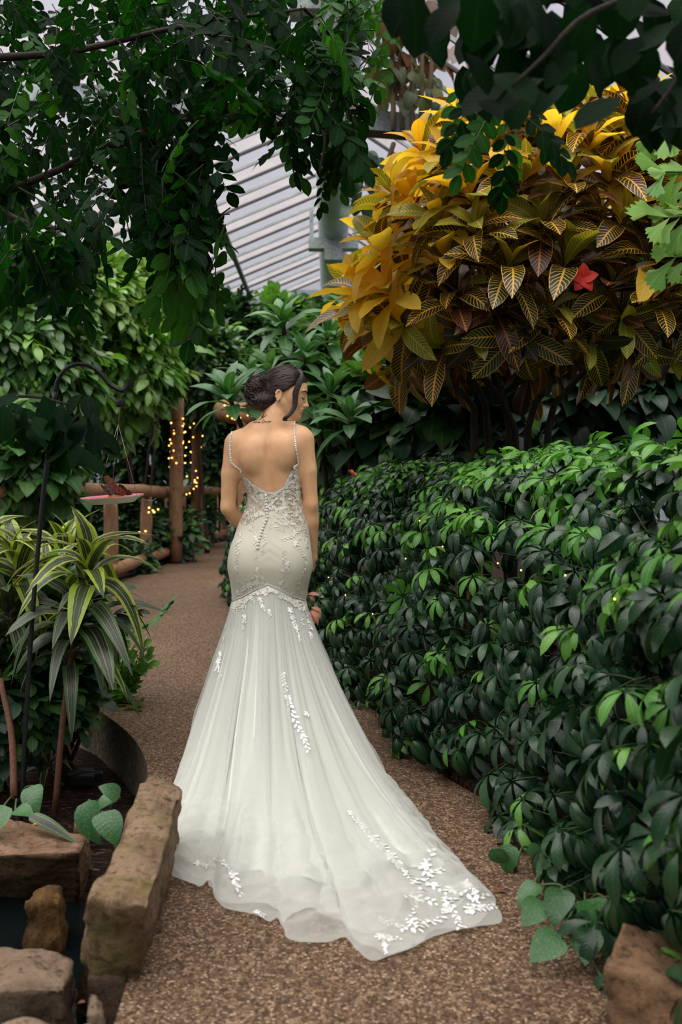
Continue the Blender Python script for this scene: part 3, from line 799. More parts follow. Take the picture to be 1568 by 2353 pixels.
def wing_mat(name, ca, cb, cs):
    m, nt, out = new_mat(name); co = coords(nt)
    ns = nd(nt, 'ShaderNodeTexVoronoi', inp={'Vector': co, 'Scale': 160.0}); n2 = nd(nt, 'ShaderNodeTexNoise', inp={'Vector': co, 'Scale': 70.0, 'Detail': 5.0})
    col = ramp(nt, n2.outputs[0], [(.35, ca), (.6, cb)]); col = mixc(nt, math_n(nt, 'LESS_THAN', ns.outputs['Distance'], .22), col, cs)
    b = nd(nt, 'ShaderNodeBsdfPrincipled', inp={'Base Color': col, 'Roughness': .7}); nt.links.new(b.outputs[0], out.inputs[0]); return m
def butterfly(pos, s, yaw, openness, mats, label, pitch=0, group=None):
    """wings with outline, slender body, antennae; wings raised by (90 - openness) degrees"""
    root = thing('butterfly', label, 'butterfly', pos, group); root.rotation_euler = (pitch, 0, yaw)
    fore = [(0, .0), (.10, .36), (.22, .72), (.42, .95), (.56, .86), (.58, .62), (.50, .36), (.40, .16), (.2, .02)]
    hind = [(0, .0), (.2, .02), (.40, .14), (.46, -.06), (.42, -.30), (.28, -.44), (.14, -.36), (.04, -.2)]
    for nm, ol in (('forewing', fore), ('hindwing', hind)):
        for sx in (-1, 1):
            a = math.radians(90-openness)*1; V = []; n = len(ol)
            for z in (.004, -.004):
                for x, y in ol: V.append((sx*(x*math.cos(a)+.02+z*math.sin(a)), y, x*math.sin(a)+.03+z*math.cos(a)))
            cx = np.mean(np.array(V[:n]), axis=0); 
            F = [tuple(range(n)), tuple(range(2*n-1, n-1, -1))]+[(i, n+i, n+(i+1) % n, (i+1) % n) for i in range(n)]
            me = mk_mesh(nm, np.array(V)*s, F, [mats], smooth=False); link(nm, me, root)
    mb = MB(); mb.tube([Vector((0, .34, .03))*s, Vector((0, .22, .035))*s, Vector((0, .1, .04))*s, Vector((0, -.1, .03))*s, Vector((0, -.32, .015))*s], [.02*s, .05*s, .055*s, .04*s, .015*s], 8); mb.build('body', M_BLACK, root)
    for sx in (-1, 1):
        mb = MB(); mb.tube([Vector((0, .33, .04))*s, Vector((sx*.1, .5, .1))*s, Vector((sx*.17, .66, .14))*s], [.006*s, .005*s, .012*s], 5); mb.build('antenna', M_BLACK, root)
    return root
W_BR = wing_mat('brown_wing', s2l(70, 40, 30), s2l(126, 76, 52), s2l(170, 120, 88))
W_DK = wing_mat('dark_spotted_wing', s2l(30, 20, 22), s2l(70, 44, 40), s2l(190, 170, 160))
W_OR = wing_mat('orange_wing', s2l(190, 82, 30), s2l(220, 110, 40), s2l(60, 30, 20))
zt = PC.z+.012
for u, s, yaw, op, m, lab, Y, pit in ((265, .085, 1.45, 8, W_BR, 'tall brown butterfly with closed wings in the middle of the plate', HY, .55), (249, .052, 1.0, 25, W_DK, 'dark spotted butterfly with half open wings on the left of the group', HY-.02, .45),
                                 (276, .045, 1.9, 20, W_BR, 'small brown butterfly just right of the tall one', HY-.03, .4), (289, .05, 2.0, 22, W_DK, 'dark spotted butterfly at the right of the group on the plate', HY+.01, .5)):
    p = P(u, 1140, Y); p.z = zt+.006; butterfly(p, s, yaw, op, m, lab, pit, 'butterflies feeding on the plate')
# ================================================================== PLANTS
M_STEM = plain('green_stem', s2l(72, 92, 48), .6)
M_TWIG = plain('brown_twig', s2l(74, 56, 42), .85, var=.5, vscale=30)
M_DTWIG = plain('dark_green_twig', s2l(38, 42, 26), .8, var=.3, vscale=30)
M_BARK = plain('dark_bark', s2l(58, 46, 36), .9, var=.5, vscale=20, bump=.4)
M_REDSTEM = plain('ringed_stem', s2l(116, 78, 56), .85, var=.45, vscale=60)

L_OV = leaf_tpl(5, .29, .75, .8, .12, .10)
L_OV2 = leaf_tpl(5, .30, .9, .75, .25, .14, twist=.25)
L_LANCE = leaf_tpl(6, .20, .8, .85, .30, .12)
L_OBOV = leaf_tpl(6, .165, 1.1, .72, .40, .16, arch=.2)
L_OBOV2 = leaf_tpl(6, .150, 1.0, .75, .75, .14, twist=.3)
L_CROT = [leaf_tpl(8, .165, .95, .72, d, .18, wave=.10, nw=2.2, twist=t, arch=.25) for d, t in ((.05, 0), (.22, .25), (.5, -.3))]
L_STRAP = [leaf_tpl(9, w, .45, .8, d, .16, wave=.07, nw=2.5, twist=t, arch=.5) for w, d, t in ((.115, .22, 0), (.10, .5, .35), (.105, .8, -.3), (.12, .08, .2))]
L_PLUM = leaf_tpl(7, .15, .9, .75, .20, .14, arch=.3)
L_PLUM2 = leaf_tpl(7, .14, .9, .75, .45, .12, twist=.3)
L_HEART = leaf_tpl(10, .38, .45, .95, .30, .14, twist=.15)
L_HEART2 = leaf_tpl(10, .35, .5, .9, .50, .22, twist=-.3)

rr = random.Random(11)
def spray(tpl, n, ll, droop=.3, seed=0, rr_=.012):
    """a twig tip with n leaves"""
    r = random.Random(seed); pts = [Vector((0, i/4*.8, -droop*.5*(i/4)**2)) for i in range(5)]; ps = []
    for i in range(n):
        t = .15+.85*i/(n-1); k = min(int(t*4), 3); p = pts[k].lerp(pts[k+1], t*4-k)
        a = i*2.4+r.uniform(-.4, .4); w = .9 if i < n-1 else .2
        d = Vector((math.sin(a)*w, .55+.4*t, math.cos(a)*w*.5-droop*.6))
        ps.append((tpl, place(p, d, Vector((math.sin(a)*.2, -.3, 1)), ll*r.uniform(.75, 1.15))))
    return compound(ps, [(pts, [rr_, rr_, rr_*.9, rr_*.7, rr_*.5])])
SPR_OV = [spray(L_OV, 7, .52, .35, s) for s in (1, 2, 3)]
SPR_LAN = [spray(L_LANCE, 7, .62, .45, s) for s in (4, 5, 6)]
SPR_SM = [spray(L_OV, 9, .34, .3, s) for s in (7, 8)]
SPR_BIG = [spray(L_HEART, 5, .7, .45, s) for s in (9, 10)]
PIN = [pinnate(5, .265, L_OV, .35, 62, True, .010, .2, random.Random(s)) for s in (1, 2, 3)]
PIN_L = [pinnate(4, .33, L_OV, .30, 55, True, .012, .2, random.Random(s)) for s in (4, 5)]
PALM = [palmate(n, L_OBOV, .58, .42, .35, random.Random(s), .013) for n, s in ((7, 1), (8, 2), (6, 3))]+[palmate(7, L_OBOV2, .60, .42, .8, random.Random(4), .013), palmate(8, L_OBOV2, .58, .42, 1.0, random.Random(5), .013)]

def G3(*c): return [s2l(*x) for x in c]
M_CAN = leafmat('shade_tree_leaf', G3((8, 26, 14), (13, 38, 17), (18, 54, 20)), .34, .65, .06, tcol=(1.5, 2.4, .45))  # backlit shade of the crown put into these dark base colours
M_CANB = leafmat('shade_tree_lit_leaf', G3((28, 70, 26), (40, 88, 30), (58, 106, 38)), .36, .5, .15, tcol=(1.3, 1.5, .5))  # brighter copy: light coming through the leaves put into the colour
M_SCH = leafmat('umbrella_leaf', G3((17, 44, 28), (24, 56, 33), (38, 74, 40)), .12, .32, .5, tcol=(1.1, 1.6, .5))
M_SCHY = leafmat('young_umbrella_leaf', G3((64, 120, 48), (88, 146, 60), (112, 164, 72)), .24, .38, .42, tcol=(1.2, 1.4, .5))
M_FIRE = leafmat('firebush_leaf', G3((66, 116, 46), (94, 146, 58), (130, 174, 80)), .34, .33, .6)
M_NEAR = leafmat('backlit_shaded_leaf', G3((8, 24, 14), (12, 36, 18), (16, 48, 20)), .26, .6, .06, tcol=(1.6, 2.4, .5), vein=.1)  # colours darkened to stand for undersides seen against the light
M_VINE = leafmat('vine_leaf', G3((48, 88, 44), (74, 116, 60), (110, 146, 88)), .25, .33, .6)
M_PALE = leafmat('pale_shrub_leaf', G3((106, 148, 74), (138, 176, 94), (168, 198, 124)), .34, .34, .6)
M_IVY = leafmat('ivy_leaf', G3((26, 54, 38), (38, 70, 44), (54, 90, 58)), .12, .4, .45)
M_PLUMM = leafmat('frangipani_leaf', G3((56, 104, 58), (66, 118, 60), (96, 136, 92)), .22, .36, .5, vein=.4)
M_BROAD = leafmat('broad_leaf', G3((50, 92, 50), (70, 116, 56), (96, 140, 70)), .22, .4, .4)
M_GREYV = leafmat('mottled_vine_leaf', G3((58, 74, 60), (86, 96, 74), (130, 132, 58), (104, 116, 84)), .3, .5, .3)
M_DRY = leafmat('dry_leaf', G3((96, 62, 42), (122, 84, 62), (84, 52, 40)), .2, .8, .1)

def croton_pat(bg, vein_c, width, edge=0.0):
    def f(nt, r, base, u, a, v, tri):
        mid = math_n(nt, 'LESS_THAN', a, .085)
        fine = math_n(nt, 'LESS_THAN', tri, math_n(nt, 'MULTIPLY_ADD', a, -.06, width))
        ed = math_n(nt, 'GREATER_THAN', a, 1-edge)
        return mixc(nt, math_n(nt, 'MAXIMUM', math_n(nt, 'MAXIMUM', mid, fine), ed), base, ramp(nt, r, [(i/(len(vein_c)-1), c) for i, c in enumerate(vein_c)]))
    return f
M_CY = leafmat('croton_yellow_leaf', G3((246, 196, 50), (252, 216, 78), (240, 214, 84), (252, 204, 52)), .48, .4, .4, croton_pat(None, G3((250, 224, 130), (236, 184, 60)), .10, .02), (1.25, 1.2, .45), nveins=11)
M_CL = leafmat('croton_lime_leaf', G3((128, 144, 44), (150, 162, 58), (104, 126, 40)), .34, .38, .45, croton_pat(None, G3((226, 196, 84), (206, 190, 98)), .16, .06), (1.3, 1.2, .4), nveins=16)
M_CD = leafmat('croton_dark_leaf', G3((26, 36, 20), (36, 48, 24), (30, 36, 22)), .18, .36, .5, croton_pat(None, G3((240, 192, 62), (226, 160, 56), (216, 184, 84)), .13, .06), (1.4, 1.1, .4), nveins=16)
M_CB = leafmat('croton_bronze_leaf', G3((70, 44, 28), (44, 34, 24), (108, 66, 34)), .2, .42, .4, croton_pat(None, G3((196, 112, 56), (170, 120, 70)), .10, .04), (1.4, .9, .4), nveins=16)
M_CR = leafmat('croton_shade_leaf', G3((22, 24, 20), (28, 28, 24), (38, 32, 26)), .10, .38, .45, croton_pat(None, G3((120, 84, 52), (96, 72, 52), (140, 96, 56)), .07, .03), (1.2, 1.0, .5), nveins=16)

def drac_pat(mcols, strip):
    def f(nt, r, base, u, a, v, tri):
        uu = math_n(nt, 'ADD', a, math_n(nt, 'MULTIPLY', math_n(nt, 'SUBTRACT', r, .5), .10))
        edge = ramp(nt, uu, [(0, (0, 0, 0)), (.60, (0, 0, 0)), (.63, (1, 1, 1)), (1, (1, 1, 1))])
        st = ramp(nt, uu, [(0, (.5, .5, .5)), (.05, (0, 0, 0)), (.28, (0, 0, 0)), (.31, (.45, .45, .45)), (.34, (0, 0, 0)), (.52, (0, 0, 0)), (.57, (1, 1, 1)), (.62, (0, 0, 0))])
        c = mixc(nt, st, base, strip)
        return mixc(nt, edge, c, ramp(nt, r, [(0, mcols[0]), (1, mcols[1])]))
    return f
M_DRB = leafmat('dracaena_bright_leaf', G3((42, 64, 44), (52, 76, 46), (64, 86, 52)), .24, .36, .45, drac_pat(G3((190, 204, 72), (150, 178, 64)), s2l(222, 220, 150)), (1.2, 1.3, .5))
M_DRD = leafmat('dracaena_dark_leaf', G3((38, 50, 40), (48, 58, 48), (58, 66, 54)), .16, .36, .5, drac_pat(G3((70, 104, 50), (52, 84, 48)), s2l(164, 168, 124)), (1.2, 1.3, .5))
def pothos_pat(nt, r, base, u, a, v, tri):
    ns = nd(nt, 'ShaderNodeTexNoise', inp={'Vector': coords(nt, (60, 25, 40)), 'Scale': 1.0, 'Detail': 4.0})
    return mixc(nt, ramp(nt, ns.outputs[0], [(.58, (0, 0, 0)), (.66, (.55, .55, .55))]), base, s2l(176, 182, 96))
M_POT = leafmat('pothos_leaf', G3((38, 84, 52), (52, 104, 54), (44, 92, 60)), .16, .32, .5, pothos_pat)
M_FISH = leafmat('fishtail_leaf', G3((110, 158, 58), (134, 178, 76), (92, 142, 66)), .30, .4, .4, tcol=(1.2, 1.2, .5))
M_PET_R = leafmat('red_petal', G3((206, 44, 36), (224, 66, 44)), .3, .5, .3, tcol=(1.2, .7, .6))
M_PET_O = leafmat('orange_petal', G3((232, 120, 50), (226, 92, 50), (240, 160, 60)), .3, .5, .3, tcol=(1.2, .9, .5))
M_PET_Y = leafmat('yellow_petal', G3((244, 190, 70), (240, 160, 50)), .3, .5, .3, tcol=(1.2, 1, .5))

def stem(root, pts, r0, r1, mat=M_TWIG, n=10, sides=7, name='stem', w=0.0):
    ps = spline(pts, n)
    if w: ps = [p+Vector((rr.uniform(-w, w), rr.uniform(-w, w), 0)) if 0 < i < n-1 else p for i, p in enumerate(ps)]
    mb = MB(); o = root.location
    mb.tube([p-o for p in ps], [r0+(r1-r0)*i/(n-1) for i in range(n)], sides)
    return mb.build(name, mat, root)

def shrub(name, label, cat, u, v, Y, ru, rv, dep, N, tpls, msets, size, nparts, seed, weights=None, group=None, stems=3, front=.75, droop=.5, base=None, fill=.0, lift=0.0, stem_mat=M_TWIG, flowers=None, part='sprig'):
    """a leafy mass about an ellipsoid given by its middle and half size in pixels at distance Y"""
    rng = random.Random(seed); c = P(u, v, Y); rx = ru/FPX*Y; rz = rv/FPX*Y
    gz = base if base is not None else 0.03
    root = thing(name, label, cat, (c.x, c.y, gz), group)
    pl = Plant(); sv = Vector((seed*1.7, seed*.6, 0))
    for i in range(N):
        d = rdir(rng)
        if d.y > 0 and rng.random() < front: d.y = -d.y
        if d.z < -.5 and rng.random() < .5: d.z = -d.z
        deep = rng.random() < fill
        k = (.45+.35*rng.random()) if deep else (.84+.20*rng.random())
        k *= 1+.22*noise.noise(d*2.3+sv)
        p = c+Vector((d.x*rx, d.y*dep, d.z*rz))*k
        if p.z < gz+.05: p.z = gz+.05+rng.random()*.15
        o = Vector((d.x/rx, d.y/dep, d.z/rz)).normalized()
        di = (o*.8+rdir(rng)*.6+Vector((0, 0, -droop+lift))).normalized()
        up = (Vector((0, 0, 1))+o*.5+rdir(rng)*.35)
        ms = 0 if not weights else (rng.choices(range(len(msets)), weights)[0])
        s = size*rng.uniform(.7, 1.2)
        pl.add(rng.choice(tpls), place(p, di, up, s), (0 if deep else 1)*(1-o.y)+.4*(o.z)+.3*rng.random(), ms)
    for i in range(stems):
        e = c+Vector((rng.uniform(-.6, .6)*rx, rng.uniform(-.3, .3)*dep, rng.uniform(-.2, .5)*rz))
        b = Vector((c.x+rng.uniform(-.25, .25)*rx, c.y+rng.uniform(-.2, .2)*dep, gz-.02))
        if e.z < b.z+.15: e.z = b.z+.2
        stem(root, [b, b.lerp(e, .5)+Vector((rng.uniform(-.1, .1), 0, 0)), e], .03 if rz > .6 else .012, .008, stem_mat)
    pl.finish(root, msets, nparts, part, 'foliage', rng)
    if flowers:
        fm, fn, fs, fgrp = flowers
        for i in range(fn):
            while True:
                d = rdir(rng)
                if d.y < -.35 and d.z > -.6: break
            p = c+Vector((d.x*rx, d.y*dep*1.06, d.z*rz))
            flower_head(root, p, fs*rng.uniform(.7, 1.2), fm, rng, d)
    return root
PETAL = leaf_tpl(4, .26, 1.0, .6, .35, .15)
def cluster_tpl(n, seed, elev=(.1, 1.3)):
    r = random.Random(seed); ps = []
    for i in range(n):
        a = 2.4*i; e = r.uniform(*elev)
        d = Vector((math.cos(a)*math.cos(e), math.sin(a)*math.cos(e), math.sin(e)))
        ps.append((PETAL, place((0, 0, 0), d, (0, 0, 1), r.uniform(.8, 1.1))))
    return compound(ps)
FLOWER = [cluster_tpl(12, 1), cluster_tpl(9, 2)]
HIB = cluster_tpl(5, 3, (.15, .35))
def flower_head(root, p, s, mat, rng, d):
    o = link('flower', rng.choice(FLOWER).mesh([mat], mat.name), root)
    M = frame(rdir(rng), d).to_4x4() @ Matrix.Diagonal((s, s, s, 1)); M.translation = Vector(p)-root.location; o.matrix_basis = M

# ------------------------------------------------------------------ far and middle planting
IV = [M_IVY, M_TWIG]; FI = [M_FIRE, M_TWIG]; VI = [M_VINE, M_TWIG]; PA = [M_PALE, M_STEM]; BR = [M_BROAD, M_STEM]; PLm = [M_PLUMM, M_STEM]
shrub('pale_tree', 'pale green leafy tree below the roof on the far left behind the canopy', 'tree', 130, 705, 15.0, 170, 100, 1.0, 620, SPR_LAN, [PA, FI], .42, 160, 1, (.7, .3), stems=4, fill=.15)
shrub('pale_tree', 'pale green small leaved tree under the far roof glazing left of the duct', 'tree', 320, 705, 17.2, 130, 82, .9, 560, SPR_SM, [PA, VI], .42, 130, 2, (.6, .4), stems=4, fill=.15)
shrub('flowering_shrub', 'big green firebush with orange blossoms behind the shepherd hook', 'shrub', 205, 830, 15.5, 170, 150, .9, 640, SPR_LAN, [FI, PA], .46, 220, 3, (.8, .2), stems=4, fill=.15, flowers=(M_PET_O, 9, .07, ''))
shrub('flowering_shrub', 'bright green firebush with orange blossoms left of the bride, higher than the lit posts', 'shrub', 390, 840, 20.5, 120, 108, 1.0, 600, SPR_LAN, [FI, PA], .60, 160, 4, (.8, .2), stems=4, fill=.15, flowers=(M_PET_O, 8, .08, ''))
shrub('climbing_vine', 'dense grey green vine mass above the lit log posts', 'vine', 455, 850, 18.5, 100, 85, .8, 520, SPR_SM, [VI, IV], .42, 160, 5, (.7, .3), stems=2, fill=.15, flowers=(M_PET_O, 3, .07, ''))
shrub('climbing_vine', 'dark vine curtain hanging beside the slim lit post', 'vine', 490, 1010, 23, 55, 120, .5, 420, SPR_SM, [IV, VI], .50, 120, 6, (.6, .4), stems=3, fill=.2)
shrub('dark_shrub', 'dark leafy shrub in deep shade under the firebush', 'shrub', 320, 990, 20, 120, 120, .6, 420, SPR_OV, [IV, VI], .48, 130, 7, (.8, .2), stems=5, fill=.3)
shrub('leafy_shrub', 'dark green leafy tree mass at the left edge above the dracaena', 'shrub', 40, 860, 10.5, 150, 170, 1.0, 560, SPR_LAN, [VI, FI], .36, 190, 8, (.7, .3), stems=4, fill=.2)
shrub('ivy_bank', 'low dark ivy behind the log fence between the rails', 'ivy', 395, 1200, 21, 90, 60, .35, 420, SPR_SM, [IV, VI, BR], .42, 170, 9, (.7, .2, .1), stems=2, fill=.1)
shrub('ivy_bank', 'dark ivy behind the left end of the log fence', 'ivy', 235, 1210, 15.5, 110, 70, .4, 480, SPR_SM, [IV, VI], .36, 140, 10, (.7, .3), stems=2, fill=.1)
shrub('ground_ivy', 'small dark ivy clump spilling onto the path below the fence', 'ivy', 285, 1290, 14.2, 60, 24, .35, 150, SPR_SM, [IV, VI], .26, 70, 11, (.6, .4), stems=1, base=.0)
shrub('ground_ivy', 'small ivy clump with larger leaves hanging on the lower fence rail', 'ivy', 400, 1225, 16.4, 34, 40, .3, 90, SPR_OV, [IV, VI], .34, 50, 12, (.6, .4), stems=1, base=.0)
shrub('leafy_shrub', 'light green leafy vine over the fence at the left edge', 'vine', 40, 1075, 9.2, 100, 70, .4, 240, SPR_BIG, [BR, VI], .34, 120, 13, (.6, .4), stems=2, base=.0)
shrub('far_tree', 'tall green tree against the far glazing behind the bride', 'tree', 660, 815, 25, 130, 100, .9, 620, SPR_OV, [VI, FI, IV], .62, 130, 14, (.4, .4, .2), stems=4, fill=.2)
shrub('far_tree', 'dark small leaved tree hanging below the far eave left of the frangipani', 'tree', 540, 785, 23, 60, 85, .8, 380, SPR_SM, [IV, VI], .50, 120, 15, (.6, .4), stems=3, fill=.1)
shrub('far_tree', 'green tree behind the frangipani at the lower end of the duct', 'tree', 800, 820, 21, 110, 95, 1.0, 480, SPR_OV, [VI, BR], .56, 130, 16, (.6, .4), stems=3, fill=.2)
shrub('far_tree', 'green tree far behind the croton trunk', 'tree', 960, 850, 18, 160, 130, 1.0, 520, SPR_OV, [VI, BR, IV], .52, 130, 17, (.5, .2, .3), stems=3, fill=.2)
shrub('leafy_shrub', 'shady green shrub at the far bend of the path behind the bride', 'shrub', 575, 1080, 25, 80, 120, .8, 380, SPR_OV, [IV, VI], .5, 110, 18, (.6, .4), stems=3, fill=.2)
shrub('understory_shrub', 'broad leaved green shrub between the bride and the croton trunk', 'shrub', 840, 960, 8.4, 110, 95, .6, 190, SPR_BIG, [BR, VI], .36, 130, 19, (.7, .3), stems=3, fill=.2)
shrub('understory_shrub', 'dark leaved shrub at the foot of the croton', 'shrub', 1000, 985, 7.4, 130, 70, .5, 170, SPR_BIG, [IV, VI], .32, 110, 20, (.8, .2), stems=3, fill=.3)
shrub('understory_shrub', 'dark shrub in the shade under the right side of the croton', 'shrub', 1380, 900, 8.6, 230, 90, .6, 260, SPR_BIG, [IV, IV], .36, 110, 21, None, stems=3, fill=.3)
shrub('understory_shrub', 'low bright green shrub just right of the bride beyond the hedge', 'shrub', 790, 1060, 8.6, 90, 40, .5, 170, SPR_OV, [BR, FI], .3, 110, 22, (.5, .5), stems=2)

# leaf masses added beside the house walls to block low sky light
shrub('blocking_tree', 'unseen dense green tree added along the left glass wall to block side light', 'tree', -500, 950, 12.5, 260, 220, 1.6, 600, SPR_OV, [VI, IV], .6, 20, 23, (.5, .5), stems=4, fill=.3)
shrub('blocking_tree', 'dense dark tree added along the right glass wall behind the croton to block side light', 'tree', 1500, 790, 10.2, 220, 220, 1.0, 600, SPR_OV, [IV, VI], .5, 60, 24, (.8, .2), stems=4, fill=.3)

# ------------------------------------------------------------------ frangipani
def rosette(pl, pos, axis, n, L, tpls, e0=1.35, e1=-.35, msf=lambda t: 0, rng=rr, pri=0, wid=1.0, phase=None, vis=None):
    """leaves spiralling round a shoot tip, inner ones upright and shorter, outer ones lower"""
    axis = Vector(axis).normalized(); x = axis.orthogonal().normalized(); y = axis.cross(x)
    ph = rng.random()*6.28 if phase is None else phase
    for i in range(n):
        t = i/max(n-1, 1); a = ph+2.399*i+rng.uniform(-.25, .25); e = e0+(e1-e0)*t**.8+rng.uniform(-.15, .15)
        rad = x*math.cos(a)+y*math.sin(a)
        d = rad*math.cos(e)+axis*math.sin(e)
        up = axis*math.cos(e)-rad*math.sin(e)+rdir(rng)*.15
        s = L*(.62+.38*min(1, t*2.2))*rng.uniform(.85, 1.12)
        p = Vector(pos)-axis*(.22*L*t)
        pl.add(rng.choice(tpls), place(p, d, up, (s*wid, s, s)), pri+(.5-d.y)*.6+.5*d.z+(0 if vis is None else vis), msf(t))

def frangipani(label, shoots, base, seed, nparts=200):
    rng = random.Random(seed); root = thing('frangipani', label, 'plant', base, 'frangipani plants behind the bride')
    pl = Plant()
    for u, v, Y, n, L in shoots:
        p = P(u, v, Y); rosette(pl, p, (rng.uniform(-.2, .2), rng.uniform(-.35, 0), 1), n, L*.92, [L_PLUM, L_PLUM, L_PLUM2], 1.4, -.15, rng=rng)
        b = Vector(base)+Vector((rng.uniform(-.1, .1), 0, 0))
        stem(root, [b, b.lerp(p, .5)+Vector((rng.uniform(-.1, .1), 0, 0)), p], .032, .018, M_BARK)
    pl.finish(root, [[M_PLUMM]], nparts)
frangipani('tall frangipani with upright leaf rosettes on dark bare stems right above the bride', [(652, 745, 8.0, 20, .42), (752, 770, 8.3, 18, .42), (700, 815, 7.7, 16, .38), (800, 720, 8.8, 14, .40)], (-.15, 8.2, .03), 31)
frangipani('frangipani with long level leaves reaching out to the left behind the bun of hair', [(528, 915, 7.2, 18, .44), (575, 865, 7.8, 14, .36), (620, 850, 7.5, 14, .36)], (-.15, 7.6, .03), 32)
frangipani('shaded frangipani with broad leaves right of the bride below the croton', [(760, 900, 7.4, 16, .40), (850, 860, 7.8, 16, .42), (805, 960, 7.0, 16, .36), (905, 900, 8.0, 14, .40), (735, 980, 7.2, 14, .34)], (.25, 7.8, .03), 33)
# pale cut canes and the thin chain at the croton's foot
cane = thing('bamboo_canes', 'pale bamboo canes standing behind the hedge below the croton', 'canes', (P(985, 1010, 7).x, 7, .03))
for u0, v0, u1, v1 in ((965, 1050, 996, 800), (985, 1050, 978, 860), (978, 1050, 992, 925), (1000, 1050, 986, 900)):
    a = P(u0, v0, 7.0); a.z = .03; stem(cane, [a, a.lerp(P(u1, v1, 7.05), .5), P(u1, v1, 7.05)], .02, .014, plain('pale_cane', s2l(140, 118, 88), .7, var=.3, vscale=14), name='cane')

# ------------------------------------------------------------------ the umbrella tree hedge
SCH = [M_SCH, M_STEM]; SCHY = [M_SCHY, M_STEM]
hb = smooth_poly(HEDGE_BASE, 14)
seg = []
for i in range(len(hb)):
    a = Vector((*hb[max(i-1, 0)], 0)); b = Vector((*hb[min(i+1, len(hb)-1)], 0)); t = (b-a).normalized()
    inw = Vector((-t.y, t.x, 0))
    if inw.x < 0: inw = -inw
    seg.append((Vector((*hb[i], 0)), inw))
def hedge_len(i): return (seg[i+1][0]-seg[i][0]).length if i+1 < len(seg) else 0
def hedge_shrub(label, ylo, yhi, H, Rh, dens, size, nparts, seed, young):
    rng = random.Random(seed)
    idx = [i for i in range(len(seg)-1) if ylo <= seg[i][0].y < yhi]
    mid = seg[idx[len(idx)//2]]
    c = mid[0]+mid[1]*Rh
    root = thing('umbrella_shrub', label, 'shrub', (c.x, c.y, .035), 'umbrella tree shrubs of the hedge')
    pl = Plant(); tot = sum(hedge_len(i) for i in idx)
    n = int(dens*tot*(H*1.25+1.2))
    cum = []; s = 0
    for i in idx: s += hedge_len(i); cum.append(s)
    for k in range(n):
        q = rng.random()*tot; j = next(x for x, cc in enumerate(cum) if cc >= q); i = idx[j]
        p0 = seg[i][0].lerp(seg[i+1][0], rng.random()); inw = seg[i][1]
        wv = rng.random()*(H*1.25+1.0)
        yl = (p0.y-ylo)/(yhi-ylo); bulge = .16*math.sin(math.pi*yl)+.10*noise.noise(Vector((p0.y*1.6, wv*1.8, seed)))
        lay = rng.choice((0, 0, 0, .1, .2))
        if wv < H*1.25:
            ph = wv/(H*1.25)*math.pi/2
            rad = 1-lay*.8+bulge*.6
            hor = Rh*(1-math.cos(ph)**.75*rad); z = H*(math.sin(ph)**.85)*(1-.3*lay+.12*bulge)+.02
            o = (-inw*math.cos(ph)+Vector((0, 0, math.sin(ph)))).normalized()
        else:
            hor = Rh+(wv-H*1.25); z = H*(1+.35*bulge)-lay*.4-.03; o = Vector((0, 0, 1)); ph = math.pi/2
        p = p0+inw*hor; p.z = max(z, .06)
        up = (o*.75+Vector((0, 0, .75))+rdir(rng)*.35).normalized()
        di = (o+rdir(rng)*.7).normalized()
        di = (di-up*di.dot(up)*.7).normalized()
        s = size*rng.uniform(.75, 1.2)
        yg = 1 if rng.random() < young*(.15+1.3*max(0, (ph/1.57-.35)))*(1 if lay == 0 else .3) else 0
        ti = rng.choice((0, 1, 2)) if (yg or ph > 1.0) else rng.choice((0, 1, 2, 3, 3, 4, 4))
        pos = p-di*size*.35+up*(.05*rng.random() if ph > 1 else 0)
        pl.add(PALM[ti], place(pos, di, up, s), 1-lay*3+.5*rng.random()+(.4 if yg else 0)-(.8*(max(0, hor-Rh-.3))), yg)
    for k in range(5):
        i = rng.choice(idx); b = seg[i][0]+seg[i][1]*rng.uniform(.35, .8); b.z = .03
        stem(root, [b, b+Vector((rng.uniform(-.1, .1), rng.uniform(-.1, .1), H*.5)), b+Vector((rng.uniform(-.2, .2), rng.uniform(-.2, .2), H*.85))], .018, .008, M_TWIG)
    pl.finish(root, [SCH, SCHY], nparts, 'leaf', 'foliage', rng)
hedge_shrub('dark nearest umbrella tree shrub at the right edge above the brown boulder', .8, 2.55, 1.20, .80, 235, .185, 250, 41, .7)
hedge_shrub('umbrella tree shrub with lime young shoots in the right foreground of the hedge', 2.55, 3.75, 1.26, .85, 270, .18, 300, 42, .85)
hedge_shrub('umbrella tree shrub in the middle of the hedge with broad fresh leaves on top', 3.75, 5.1, 1.27, .80, 290, .165, 300, 43, .80)
hedge_shrub('glossy umbrella tree shrub of the hedge just right of the bride', 5.1, 7.8, 1.27, .80, 270, .16, 300, 44, .6)
hedge_shrub('far umbrella tree shrub of the hedge mostly hidden behind the bride', 7.8, 12.0, 1.15, .70, 90, .22, 120, 45, .35)
rng = random.Random(77)
# scattered lights in the hedge and the orange butterfly on it
pts = []
for u, v, Y in ((775, 1197, 5.2), (820, 1278, 4.9), (905, 1412, 4.5), (1033, 1220, 4.2), (1145, 1253, 3.9), (1415, 1298, 3.2), (1555, 1380, 2.7)):
    pts.append(P(u, v, Y)-Vector((.14, .14, 0)))
light_string('thin string of tiny lights running through the umbrella tree hedge', pts, .22, .05, pts[0], 79, BULB_S)

